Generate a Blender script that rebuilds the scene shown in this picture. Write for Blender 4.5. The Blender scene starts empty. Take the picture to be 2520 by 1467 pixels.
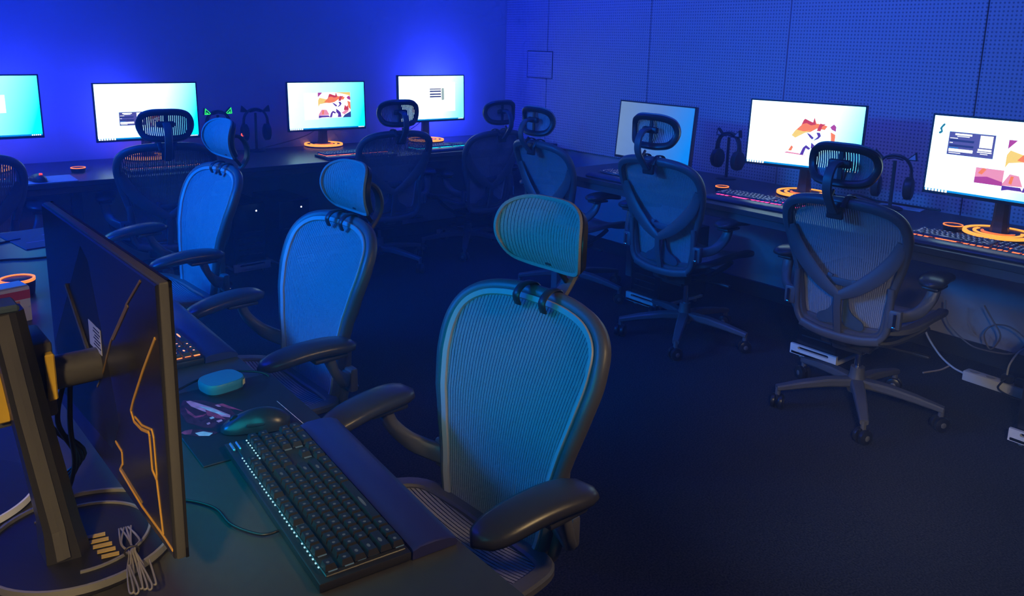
import bpy, bmesh, math, random
from mathutils import Vector, Matrix
PI = math.pi
R = math.radians
random.seed(7)
C = bpy.context.scene.collection
scene = bpy.context.scene

# ------------------------------------------------------------------ camera
F_PX, W_PX, H_PX, CY_PX = 2019.56, 2520.0, 1467.0, 522.0
YAW, PITCH, ROLL = R(38.9075), R(11.797), R(1.35)
fw = Vector((math.sin(YAW) * math.cos(PITCH), math.cos(YAW) * math.cos(PITCH), -math.sin(PITCH)))
rt = Vector((math.cos(YAW), -math.sin(YAW), 0))
up = rt.cross(fw)
r2 = math.cos(ROLL) * rt + math.sin(ROLL) * up
u2 = -math.sin(ROLL) * rt + math.cos(ROLL) * up
cam_d = bpy.data.cameras.new('camera')
cam = bpy.data.objects.new('camera', cam_d)
C.objects.link(cam)
m = Matrix((r2, u2, -fw)).transposed().to_4x4()
m.translation = Vector((0, 0, 1.45))
cam.matrix_world = m
cam_d.sensor_fit = 'HORIZONTAL'
cam_d.sensor_width = 36
cam_d.lens = F_PX / W_PX * 36
cam_d.shift_y = -(H_PX / 2 - CY_PX) / W_PX
cam_d.clip_start = 0.02
scene.camera = cam

# ------------------------------------------------------------------ light
scene.view_settings.view_transform = 'Standard'
scene.view_settings.look = 'None'
scene.view_settings.exposure = 0.0
scene.view_settings.gamma = 1.0
scene.view_settings.use_curve_mapping = False
scene.cycles.max_bounces = 3
scene.cycles.diffuse_bounces = 2
scene.cycles.glossy_bounces = 2
scene.cycles.transparent_max_bounces = 4
scene.cycles.volume_bounces = 0
scene.cycles.use_adaptive_sampling = True
scene.cycles.adaptive_threshold = 0.08
scene.cycles.adaptive_min_samples = 12
scene.cycles.light_sampling_threshold = 0.03
world = bpy.data.worlds.new('world')
scene.world = world
world.use_nodes = True
world.node_tree.nodes['Background'].inputs[0].default_value = (0.03, 0.12, 1.0, 1)
world.node_tree.nodes['Background'].inputs[1].default_value = 0.06


def area(name, loc, target, size, power, color, shape='RECTANGLE', spread=180):
    d = bpy.data.lights.new(name, 'AREA')
    d.shape = shape
    d.size = size[0]
    d.size_y = size[1]
    d.energy = power
    d.color = color
    d.spread = R(spread)
    o = bpy.data.objects.new(name, d)
    C.objects.link(o)
    o.location = loc
    o.rotation_euler = (Vector(target) - Vector(loc)).to_track_quat('-Z', 'Y').to_euler()
    return o


area('ceiling_led_blue_left', (-0.6, 4.1, 2.6), (0.5, 5.16, 1.0), (1.6, 0.2), 80, (0.0, 0.02, 1.0))
area('added_blue_corner', (3.1, 4.2, 2.65), (3.9, 4.7, 0.9), (0.9, 0.2), 24, (0.0, 0.02, 1.0))  # added unseen blue lamp, brightens the walls at the corner
area('added_blue_side', (-1.7, 3.7, 2.2), (0.9, 2.8, 0.8), (1.4, 0.3), 36, (0.0, 0.16, 1.0), spread=65)  # added unseen blue lamp, lights the island chairs from the left
area('added_blue_right', (2.0, 1.6, 2.65), (4.06, 2.7, 1.7), (0.6, 0.6), 26, (0.03, 0.07, 1.0), spread=120)  # added unseen blue lamp, washes the perforated wall
area('doorway_lamp_warm', (1.45, -0.7, 2.3), (0.75, 0.95, 0.7), (0.4, 0.4), 2.7, (1.0, 0.70, 0.36), spread=60)
area('added_warm_back_fill', (-0.55, -0.2, 1.9), (0.2, 1.05, 0.85), (0.15, 0.15), 0.55, (1.0, 0.72, 0.36), spread=26)  # added narrow warm lamp, picks out the near monitor's back
area('added_warm_low_fill', (0.1, -0.3, 1.75), (3.35, 1.55, -0.45), (0.2, 0.2), 1.6, (1.0, 0.88, 0.70), spread=30)  # added warm lamp beside the camera, aimed low at the white trolleys

# ------------------------------------------------------------------ materials
MATS = {}


def mat(name, col=(0.5, 0.5, 0.5), rough=0.5, metal=0.0, emit=None, es=1.0, bump=None, var=None, spec=0.5):
    if name in MATS:
        return MATS[name]
    mt = bpy.data.materials.new(name)
    mt.use_nodes = True
    nt = mt.node_tree
    b = nt.nodes['Principled BSDF']
    b.inputs['Base Color'].default_value = (*col, 1)
    b.inputs['Roughness'].default_value = rough
    b.inputs['Metallic'].default_value = metal
    b.inputs['Specular IOR Level'].default_value = spec
    if emit:
        b.inputs['Emission Color'].default_value = (*emit, 1)
        b.inputs['Emission Strength'].default_value = es
    tc = None
    if bump or var:
        tc = nt.nodes.new('ShaderNodeTexCoord')
    if var:      # (scale, amount)
        n = nt.nodes.new('ShaderNodeTexNoise')
        n.inputs['Scale'].default_value = var[0]
        n.inputs['Detail'].default_value = 4
        nt.links.new(tc.outputs['Object'], n.inputs['Vector'])
        r = nt.nodes.new('ShaderNodeValToRGB')
        k = var[1]
        r.color_ramp.elements[0].position = 0.3
        r.color_ramp.elements[1].position = 0.7
        r.color_ramp.elements[0].color = (*[max(0, c * (1 - k)) for c in col], 1)
        r.color_ramp.elements[1].color = (*[c * (1 + k) for c in col], 1)
        nt.links.new(n.outputs['Fac'], r.inputs['Fac'])
        nt.links.new(r.outputs['Color'], b.inputs['Base Color'])
    if bump:     # (scale, strength, distance)
        n = nt.nodes.new('ShaderNodeTexNoise')
        n.inputs['Scale'].default_value = bump[0]
        n.inputs['Detail'].default_value = 3
        nt.links.new(tc.outputs['Object'], n.inputs['Vector'])
        bp = nt.nodes.new('ShaderNodeBump')
        bp.inputs['Strength'].default_value = bump[1]
        bp.inputs['Distance'].default_value = bump[2]
        nt.links.new(n.outputs['Fac'], bp.inputs['Height'])
        nt.links.new(bp.outputs['Normal'], b.inputs['Normal'])
    MATS[name] = mt
    return mt


FRAME = mat('graphite_plastic', (0.10, 0.102, 0.11), 0.42, bump=(400, 0.15, 0.0004))
FRAME_D = mat('dark_plastic', (0.028, 0.029, 0.032), 0.4)
TRIM = mat('edge_trim', (0.42, 0.43, 0.45), 0.45)
MESHM = mat('woven_mesh', (0.30, 0.31, 0.33), 0.75, bump=(1500, 0.6, 0.0006), var=(900, 0.35))
PAD = mat('soft_black_vinyl', (0.04, 0.04, 0.044), 0.33)
CHROME = mat('chrome', (0.6, 0.6, 0.62), 0.15, 1.0)
RUBBER = mat('wheel_rubber', (0.012, 0.012, 0.013), 0.35)
LUMBAR = mat('lumbar_blue_grey', (0.06, 0.10, 0.14), 0.5)
BLACK = mat('black_plastic', (0.016, 0.016, 0.018), 0.45)
BLACKG = mat('black_gloss', (0.01, 0.01, 0.012), 0.2)
BEZEL = mat('bezel_grey', (0.10, 0.098, 0.095), 0.45)
BACKM = mat('monitor_back', (0.03, 0.031, 0.035), 0.24, spec=0.7)
ORANGE = mat('orange_ring', (0.5, 0.2, 0.05), 0.5, emit=(1.0, 0.36, 0.035), es=1.5)
ORANGE_D = mat('orange_ring_inner', (0.5, 0.2, 0.05), 0.5, emit=(1.0, 0.20, 0.015), es=1.0)
RINGGREY = mat('ring_grey', (0.20, 0.20, 0.20), 0.4)
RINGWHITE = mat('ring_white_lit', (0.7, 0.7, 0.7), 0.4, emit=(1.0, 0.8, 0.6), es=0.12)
GOLD = mat('gold_print', (0.85, 0.46, 0.06), 0.45)
GOLDB = mat('yellow_insert', (0.88, 0.55, 0.05), 0.45)
GOLDD = mat('dull_gold_print', (0.30, 0.19, 0.07), 0.45)
DESK = mat('desk_laminate', (0.05, 0.049, 0.047), 0.36, var=(60, 0.06), bump=(700, 0.15, 0.0003))
DESKEDGE = mat('desk_edge', (0.07, 0.07, 0.075), 0.5)
STEEL = mat('desk_steel', (0.16, 0.16, 0.17), 0.45)
WHITEP = mat('white_board', (0.80, 0.77, 0.68), 0.5, var=(30, 0.05))
WHITE = mat('white_plastic', (0.75, 0.75, 0.72), 0.4)
CABLE = mat('black_cable', (0.012, 0.012, 0.013), 0.4)
CABLEG = mat('grey_cable', (0.22, 0.21, 0.2), 0.5)
CABLEW = mat('white_cable', (0.65, 0.64, 0.62), 0.45)
KEYM = None


# ------------------------------------------------------------------ mesh helpers
class MB:
    def __init__(self):
        self.v, self.f = [], []

    def add(self, vs, fs):
        o = len(self.v)
        self.v += [tuple(p) for p in vs]
        self.f += [[i + o for i in f] for f in fs]
        return self

    def box(self, c, s, M=None):
        vs = []
        for z in (-1, 1):
            for y in (-1, 1):
                for x in (-1, 1):
                    p = Vector((x * s[0] / 2, y * s[1] / 2, z * s[2] / 2))
                    if M is not None:
                        p = M @ p
                    vs.append(p + Vector(c))
        return self.add(vs, [(0, 2, 3, 1), (4, 5, 7, 6), (0, 1, 5, 4), (2, 6, 7, 3), (0, 4, 6, 2), (1, 3, 7, 5)])

    def rbox(self, c, s, r=0.005, seg=2, M=None):
        bm = bmesh.new()
        bmesh.ops.create_cube(bm, size=1)
        for v in bm.verts:
            v.co = Vector((v.co.x * s[0], v.co.y * s[1], v.co.z * s[2]))
        r = min(r, min(s) * 0.49)
        bmesh.ops.bevel(bm, geom=bm.edges[:], offset=r, segments=seg, profile=0.5, affect='EDGES')
        bm.verts.index_update()
        vs = []
        for v in bm.verts:
            p = v.co.copy()
            if M is not None:
                p = M @ p
            vs.append(p + Vector(c))
        fs = [[v.index for v in f.verts] for f in bm.faces]
        bm.free()
        return self.add(vs, fs)

    def tube(self, pts, r, n=8, closed=False, cap=True, flat=None, upv=None):
        """round (or flat=(a,b) elliptical) sweep; r may be a list"""
        pts = [Vector(p) for p in pts]
        N = len(pts)
        rs = r if isinstance(r, (list, tuple)) else [r] * N
        prev = None
        rings = []
        for i, p in enumerate(pts):
            if closed:
                t = pts[(i + 1) % N] - pts[(i - 1) % N]
            else:
                t = pts[min(i + 1, N - 1)] - pts[max(i - 1, 0)]
            if t.length < 1e-9:
                t = Vector((0, 0, 1))
            t.normalize()
            if upv is not None:
                a = Vector(upv) - t * t.dot(Vector(upv))
            elif prev is None:
                a = Vector((0, 0, 1)) if abs(t.z) < 0.9 else Vector((1, 0, 0))
                a = a - t * t.dot(a)
            else:
                a = prev - t * t.dot(prev)
            if a.length < 1e-6:
                a = t.orthogonal()
            a.normalize()
            prev = a
            b = t.cross(a)
            fa, fb = (1, 1)
            if flat:
                fl = flat[i] if isinstance(flat[0], (list, tuple)) else flat
                fa, fb = fl
            ring = []
            for k in range(n):
                th = 2 * PI * k / n
                if flat:
                    cx, sx = math.cos(th), math.sin(th)
                    e = 0.6
                    cx = math.copysign(abs(cx) ** e, cx)
                    sx = math.copysign(abs(sx) ** e, sx)
                else:
                    cx, sx = math.cos(th), math.sin(th)
                ring.append(p + a * (cx * rs[i] * fa) + b * (sx * rs[i] * fb))
            rings.append(ring)
        vs = [q for ring in rings for q in ring]
        fs = []
        M_ = N if closed else N - 1
        for i in range(M_):
            j = (i + 1) % N
            for k in range(n):
                l = (k + 1) % n
                fs.append((i * n + k, i * n + l, j * n + l, j * n + k))
        if not closed and cap:
            fs.append(tuple(range(n - 1, -1, -1)))
            fs.append(tuple((N - 1) * n + k for k in range(n)))
        return self.add(vs, fs)

    def lathe(self, prof, n=24, c=(0, 0, 0), a0=0, a1=2 * PI, axis=None):
        full = abs(a1 - a0 - 2 * PI) < 1e-6
        m_ = n if full else n + 1
        vs = []
        for (r, z) in prof:
            for k in range(m_):
                th = a0 + (a1 - a0) * k / n
                p = Vector((r * math.cos(th), r * math.sin(th), z))
                if axis is not None:
                    p = axis @ p
                vs.append(p + Vector(c))
        fs = []
        for i in range(len(prof) - 1):
            for k in range(n):
                l = (k + 1) % m_
                fs.append((i * m_ + k, i * m_ + l, (i + 1) * m_ + l, (i + 1) * m_ + k))
        return self.add(vs, fs)

    def prism(self, pts2, z0, z1, f=lambda x, y, z: (x, y, z)):
        n = len(pts2)
        vs = [f(x, y, z0) for x, y in pts2] + [f(x, y, z1) for x, y in pts2]
        fs = [tuple(range(n - 1, -1, -1)), tuple(range(n, 2 * n))]
        for i in range(n):
            j = (i + 1) % n
            fs.append((i, j, n + j, n + i))
        return self.add(vs, fs)

    def build(self, name, material, parent=None, loc=None, smooth=35, rot=None):
        me = bpy.data.meshes.new(name)
        me.from_pydata(self.v, [], self.f)
        bm = bmesh.new()
        bm.from_mesh(me)
        bmesh.ops.recalc_face_normals(bm, faces=bm.faces)
        bm.to_mesh(me)
        bm.free()
        if smooth:
            me.shade_smooth()
            me.set_sharp_from_angle(angle=R(smooth))
        me.materials.append(material)
        return link(name, me, parent, loc, rot)


def link(name, me, parent=None, loc=None, rot=None):
    o = bpy.data.objects.new(name, me)
    C.objects.link(o)
    if parent is not None:
        o.parent = parent
    if loc is not None:
        o.location = loc
    if rot is not None:
        o.rotation_euler = rot
    return o


def tag(o, label=None, cat=None, group=None, kind=None):
    if label:
        o['label'] = label
    if cat:
        o['category'] = cat
    if group:
        o['group'] = group
    if kind:
        o['kind'] = kind
    return o


def thing(name, label, cat, loc=(0, 0, 0), rz=0.0, group=None):
    o = bpy.data.objects.new(name, None)
    C.objects.link(o)
    o.empty_display_size = 0.05
    o.location = loc
    o.rotation_euler = (0, 0, rz)
    return tag(o, label, cat, group)


def copy_tree(o, parent=None):
    c = o.copy()
    C.objects.link(c)
    c.parent = parent
    for ch in list(o.children):
        copy_tree(ch, c)
    return c


def spline(ctrl, n=8, closed=False):
    ctrl = [Vector(p) for p in ctrl]
    N = len(ctrl)
    out = []
    segs = N if closed else N - 1
    for i in range(segs):
        if closed:
            p0, p1, p2, p3 = (ctrl[(i - 1) % N], ctrl[i], ctrl[(i + 1) % N], ctrl[(i + 2) % N])
        else:
            p0, p1, p2, p3 = (ctrl[max(i - 1, 0)], ctrl[i], ctrl[i + 1], ctrl[min(i + 2, N - 1)])
        for k in range(n):
            t = k / n
            out.append(0.5 * ((2 * p1) + (p2 - p0) * t + (2 * p0 - 5 * p1 + 4 * p2 - p3) * t * t + (3 * p1 - p0 - 3 * p2 + p3) * t ** 3))
    if not closed:
        out.append(ctrl[-1])
    return out


def interp(tab, x):
    if x <= tab[0][0]:
        return tab[0][1]
    for (a, b), (c, d) in zip(tab, tab[1:]):
        if x <= c:
            return b + (d - b) * (x - a) / (c - a)
    return tab[-1][1]


# ------------------------------------------------------------------ the room
WALL_A, WALL_B, DESK_Z = 5.16, 4.06, 0.73


def carpet():
    mt = bpy.data.materials.new('carpet')
    mt.use_nodes = True
    nt = mt.node_tree
    b = nt.nodes['Principled BSDF']
    b.inputs['Roughness'].default_value = 0.95
    b.inputs['Specular IOR Level'].default_value = 0.1
    tc = nt.nodes.new('ShaderNodeTexCoord')
    n1 = nt.nodes.new('ShaderNodeTexNoise')
    n1.inputs['Scale'].default_value = 160
    n1.inputs['Detail'].default_value = 5
    n2 = nt.nodes.new('ShaderNodeTexNoise')
    n2.inputs['Scale'].default_value = 1.7
    n2.inputs['Detail'].default_value = 3
    for n in (n1, n2):
        nt.links.new(tc.outputs['Object'], n.inputs['Vector'])
    r = nt.nodes.new('ShaderNodeValToRGB')
    r.color_ramp.elements[0].position = 0.36
    r.color_ramp.elements[1].position = 0.68
    r.color_ramp.elements[0].color = (0.012, 0.015, 0.022, 1)
    r.color_ramp.elements[1].color = (0.062, 0.066, 0.08, 1)
    mx = nt.nodes.new('ShaderNodeMixRGB')
    mx.blend_type = 'MULTIPLY'
    mx.inputs['Fac'].default_value = 0.5
    r2_ = nt.nodes.new('ShaderNodeValToRGB')
    r2_.color_ramp.elements[0].color = (0.5, 0.5, 0.55, 1)
    r2_.color_ramp.elements[1].color = (1, 1, 1, 1)
    nt.links.new(n1.outputs['Fac'], r.inputs['Fac'])
    nt.links.new(n2.outputs['Fac'], r2_.inputs['Fac'])
    nt.links.new(r.outputs['Color'], mx.inputs[1])
    nt.links.new(r2_.outputs['Color'], mx.inputs[2])
    nt.links.new(mx.outputs['Color'], b.inputs['Base Color'])
    bp = nt.nodes.new('ShaderNodeBump')
    bp.inputs['Strength'].default_value = 0.8
    bp.inputs['Distance'].default_value = 0.006
    nt.links.new(n1.outputs['Fac'], bp.inputs['Height'])
    nt.links.new(bp.outputs['Normal'], b.inputs['Normal'])
    return mt


def perforated():
    """painted acoustic board with a grid of small drilled holes"""
    mt = bpy.data.materials.new('perforated_board')
    mt.use_nodes = True
    nt = mt.node_tree
    b = nt.nodes['Principled BSDF']
    b.inputs['Roughness'].default_value = 0.7
    tc = nt.nodes.new('ShaderNodeTexCoord')
    sc = nt.nodes.new('ShaderNodeVectorMath')
    sc.operation = 'SCALE'
    sc.inputs['Scale'].default_value = 1 / 0.0182
    nt.links.new(tc.outputs['Object'], sc.inputs[0])
    fr = nt.nodes.new('ShaderNodeVectorMath')
    fr.operation = 'FRACTION'
    nt.links.new(sc.outputs[0], fr.inputs[0])
    su = nt.nodes.new('ShaderNodeVectorMath')
    su.operation = 'SUBTRACT'
    su.inputs[1].default_value = (0.5, 0.5, 0.5)
    nt.links.new(fr.outputs[0], su.inputs[0])
    mu = nt.nodes.new('ShaderNodeVectorMath')
    mu.operation = 'MULTIPLY'
    mu.inputs[1].default_value = (0, 1, 1)
    nt.links.new(su.outputs[0], mu.inputs[0])
    le = nt.nodes.new('ShaderNodeVectorMath')
    le.operation = 'LENGTH'
    nt.links.new(mu.outputs[0], le.inputs[0])
    r = nt.nodes.new('ShaderNodeValToRGB')
    r.color_ramp.elements[0].position = 0.22
    r.color_ramp.elements[1].position = 0.27
    r.color_ramp.elements[0].color = (0.20, 0.20, 0.21, 1)
    r.color_ramp.elements[1].color = (0.50, 0.50, 0.52, 1)
    nt.links.new(le.outputs['Value'], r.inputs['Fac'])
    nt.links.new(r.outputs['Color'], b.inputs['Base Color'])
    return mt


PAINT = mat('wall_paint', (0.48, 0.48, 0.50), 0.75, var=(3, 0.04), bump=(140, 0.12, 0.001))
PAINT_L = mat('lower_wall_paint', (0.40, 0.40, 0.42), 0.75, bump=(140, 0.12, 0.001))
PERF = perforated()
tag(MB().box((1.2, 1.9, -0.025), (6.2, 7.0, 0.05)).build('floor', carpet(), smooth=0), 'dark navy loop pile carpet floor', kind='structure')
tag(MB().box((1.0, WALL_A + 0.05, 1.45), (6.22, 0.1, 2.9)).build('wall_back', PAINT, smooth=0), 'plain painted wall lit deep blue behind the left monitors', kind='structure')
wr = tag(MB().box((WALL_B + 0.065, 1.9, 1.45), (0.09, 6.6, 2.9)).build('wall_right', PAINT_L, smooth=0), 'blue lit wall clad with perforated acoustic boards', kind='structure')
ys = [WALL_A - 0.002, 4.66, 3.66, 2.65, 1.64, 0.63, -0.38, -1.3]
for a, b in zip(ys, ys[1:]):
    MB().rbox((WALL_B + 0.010, (a + b) / 2, 1.785), (0.02, a - b - 0.006, 2.21), 0.0015, 1).build('acoustic_board', PERF, wr, smooth=0)
# service hatch cut into the boards: a framed flap, a hair proud of them
hy0, hy1, hz0, hz1 = 4.60, 4.88, 1.185, 1.375
h = MB().rbox((WALL_B - 0.001, (hy0 + hy1) / 2, (hz0 + hz1) / 2), (0.006, hy1 - hy0, hz1 - hz0), 0.001, 1).build('service_hatch', PERF, wr, smooth=0)
g = MB()
for (y0, y1, z0, z1) in ((hy0, hy1, hz0 - 0.006, hz0), (hy0, hy1, hz1, hz1 + 0.006), (hy0 - 0.006, hy0, hz0 - .006, hz1 + .006), (hy1, hy1 + 0.006, hz0 - .006, hz1 + .006)):
    g.box((WALL_B - 0.001, (y0 + y1) / 2, (z0 + z1) / 2), (0.004, y1 - y0, z1 - z0))
g.build('hatch_gap', BLACK, h, smooth=0)
tag(MB().rbox((WALL_B + 0.012, 1.9, 0.045), (0.014, 6.5, 0.09), 0.003, 1).build('baseboard_right', FRAME_D, smooth=0), 'dark skirting along the perforated wall', kind='structure')
tag(MB().rbox((1.0, WALL_A - 0.007, 0.045), (6.1, 0.014, 0.09), 0.003, 1).build('baseboard_back', FRAME_D, smooth=0), 'dark skirting along the plain wall', kind='structure')


# ------------------------------------------------------------------ desks
def desk(name, label, x0, x1, y0, y1, legs, rail, group=None):
    t = thing(name, label, 'desk', ((x0 + x1) / 2, (y0 + y1) / 2, 0), 0, group)
    cx, cy = (x0 + x1) / 2, (y0 + y1) / 2
    MB().rbox((0, 0, DESK_Z - 0.0125), (x1 - x0, y1 - y0, 0.025), 0.002, 1).build('worktop', DESK, t, smooth=0)
    for (a, b, c, d) in rail:      # steel rails under the top
        MB().rbox(((a + b) / 2 - cx, (c + d) / 2 - cy, DESK_Z - 0.025 - 0.018), (b - a, d - c, 0.036), 0.002, 1).build('rail', DESKEDGE, t, smooth=0)
    for (lx, ly) in legs:
        MB().rbox((lx - cx, ly - cy, (DESK_Z - 0.061) / 2), (0.05, 0.05, DESK_Z - 0.061), 0.003, 1).build('leg', STEEL, t, smooth=0)
    return t


DAF = 4.39
DA = desk('long_desk', 'long grey desk along the plain blue wall under four bright monitors', -1.5, 3.95, DAF, 5.12,
          [(-1.4, 4.46), (-1.4, 5.05), (0.93, 5.05), (2.75, 5.05), (3.88, 5.05), (3.88, 4.46)],
          [(-1.45, 3.9, DAF + 0.03, DAF + 0.05), (-1.45, 3.9, 5.04, 5.06)])
DBF, DBE = 3.075, 3.49
DB = desk('wall_desk', 'long grey desk with steel end leg along the perforated wall', DBF, 3.83, -0.9, DBE,
          [(DBF + 0.06, DBE - 0.04), (3.77, DBE - 0.04), (DBF + 0.06, -0.8), (3.77, -0.8), (3.77, 1.9)],
          [(DBF + 0.012, DBF + 0.03, -0.88, DBE - 0.01), (3.76, 3.78, -0.85, DBE - 0.02), (DBF + .03, 3.76, DBE - .05, DBE - .03)])
IX = 0.628
DI = desk('island_desk', 'near grey island desk holding the dark keyboard and the turned away monitor', -0.06, IX, 0.35, 3.39,
          [(-0.0, 0.45), (0.56, 0.45), (0.0, 3.3), (0.56, 3.3), (-0.0, 1.9)],
          [(0.50, 0.52, 0.4, 3.34), (-0.03, -0.01, 0.4, 3.34)])
DL = desk('island_desk', 'island desk top at the left picture edge, lit blue', -0.76, -0.064, 0.35, 3.39,
          [(-0.7, 0.45), (-0.12, 0.45), (-0.7, 3.3), (-0.12, 3.3)],
          [(-0.74, -0.72, 0.4, 3.34), (-0.11, -0.09, 0.4, 3.34)])

# ------------------------------------------------------------------ the mesh office chair
BACKY = [(0.38, -0.185), (0.45, -0.200), (0.52, -0.206), (0.60, -0.212), (0.68, -0.226), (0.76, -0.250), (0.84, -0.282), (0.90, -0.312), (0.95, -0.340)]


def by(u, z):
    return interp(BACKY, z) + 0.030 * (u / 0.25) ** 2


HALF = [(0.0, 0.408), (0.085, 0.410), (0.140, 0.424), (0.158, 0.470), (0.166, 0.54), (0.180, 0.62), (0.200, 0.70), (0.214, 0.77), (0.217, 0.825), (0.203, 0.871), (0.160, 0.901), (0.09, 0.915), (0.0, 0.918)]
loop = HALF + [(-u, z) for u, z in HALF[-2:0:-1]]
loop2 = [(p.x, p.y) for p in spline([(u, z, 0) for u, z in loop], 5, True)]


def surf_frame(u, z):
    p = Vector((u, by(u, z), z))
    du = Vector((0.001, by(u + 0.001, z) - by(u, z), 0)).normalized()
    dz = Vector((0, by(u, z + 0.001) - by(u, z), 0.001)).normalized()
    n = dz.cross(du)          # +y: towards the sitter
    if n.y < 0:
        n = -n
    return p, n.normalized()


def loop_sweep(poly, fr, profile_fn):
    N = len(poly)
    vs, fs = [], []
    m_ = None
    for i in range(N):
        u, z = poly[i]
        p, n = fr(u, z)
        a = Vector((poly[(i + 1) % N][0], 0, poly[(i + 1) % N][1]))
        pa, _ = fr(*poly[(i + 1) % N])
        pb, _ = fr(*poly[(i - 1) % N])
        t = (pa - pb).normalized()
        o = t.cross(n).normalized()
        prof = profile_fn(u, z)
        if m_ is None:
            m_ = len(prof)
            cen = Vector((0, 0, 0))
        sgn = 1
        for (w, d) in prof:
            vs.append(p + o * (w * sgn) + n * d)
    for i in range(N):
        j = (i + 1) % N
        for k in range(m_):
            l = (k + 1) % m_
            fs.append((i * m_ + k, i * m_ + l, j * m_ + l, j * m_ + k))
    return vs, fs


def ring_orient(poly, fr):
    # does t x n point outwards?  test the rightmost point
    i = max(range(len(poly)), key=lambda q: poly[q][0])
    pa, n = fr(*poly[(i + 1) % len(poly)])
    pb, _ = fr(*poly[i - 1])
    o = (pa - pb).normalized().cross(n)
    return 1 if o.x > 0 else -1


SG = ring_orient(loop2, surf_frame)


def back_profile(u, z):
    w = 0.017 + 0.011 * max(0, min(1, (z - 0.5) / 0.3))
    s = SG
    pr = [(0.000, 0.001), (w * 0.45, 0.005), (w * 0.85, 0.001), (w, -0.008), (w * 0.92, -0.022), (w * 0.5, -0.030), (-0.004, -0.028), (-0.010, -0.016), (-0.006, -0.004)]
    return [(a * s, b) for a, b in pr]


def trim_profile(u, z):
    s = SG
    return [(a * s, b) for a, b in [(-0.013, 0.000), (-0.011, 0.005), (0.000, 0.0075), (0.0025, 0.004), (0.002, -0.002), (-0.012, -0.004)]]


def inside_range(poly, a, wtab, zlo, zhi):
    """z-range where u=a*W(z) lies inside poly"""
    def ins(u, z):
        c = False
        for i in range(len(poly)):
            x1, y1 = poly[i]
            x2, y2 = poly[i - 1]
            if (y1 > z) != (y2 > z) and u < (x2 - x1) * (z - y1) / (y2 - y1) + x1:
                c = not c
        return c
    zs = [zlo + (zhi - zlo) * k / 160 for k in range(161)]
    good = [z for z in zs if ins(a * interp(wtab, z), z)]
    return (good[0], good[-1]) if good else None


def strips(poly, fr, wtab, zlo, zhi, n, gap, rows, bulge=0.0):
    vs, fs = [], []
    for k in range(n):
        a0 = -1 + 2 * (k + gap / 2) / n
        a1 = -1 + 2 * (k + 1 - gap / 2) / n
        rg = inside_range(poly, (a0 + a1) / 2, wtab, zlo, zhi)
        if not rg:
            continue
        o = len(vs)
        for j in range(rows + 1):
            z = rg[0] + (rg[1] - rg[0]) * j / rows
            w = interp(wtab, z)
            for a in (a0, a1):
                p, nn = fr(a * w, z)
                vs.append(p + nn * bulge * (1 - a * a))
        for j in range(rows):
            fs.append((o + 2 * j, o + 2 * j + 1, o + 2 * j + 3, o + 2 * j + 2))
    return vs, fs


# headrest surface
HZ, HY = 1.050, -0.318


def hfr(u, z):
    def yy(u, z):
        v = (z - HZ) / 0.08
        return HY - 0.030 * v * v + 0.024 * (u / 0.13) ** 2 + 0.004 * v
    p = Vector((u, yy(u, z), z))
    du = Vector((0.001, yy(u + 0.001, z) - yy(u, z), 0)).normalized()
    dz = Vector((0, yy(u, z + 0.001) - yy(u, z), 0.001)).normalized()
    n = dz.cross(du)
    if n.y < 0:
        n = -n
    return p, n.normalized()


HH = [(0.0, -0.070), (0.056, -0.068), (0.098, -0.056), (0.119, -0.020), (0.122, 0.020), (0.107, 0.056), (0.065, 0.074), (0.0, 0.077)]
hloop = HH + [(-u, z) for u, z in HH[-2:0:-1]]
hloop2 = [(p.x, p.y) for p in spline([(u, HZ + z, 0) for u, z in hloop], 5, True)]
HS = ring_orient(hloop2, hfr)


def head_profile(u, z):
    return [(a * HS, b) for a, b in [(-0.020, -0.006), (-0.010, -0.004), (0.003, -0.001), (0.009, -0.006), (0.007, -0.017), (-0.003, -0.022), (-0.018, -0.016)]]


CH_UPPER = []      # parts that go up and down with the seat


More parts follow.
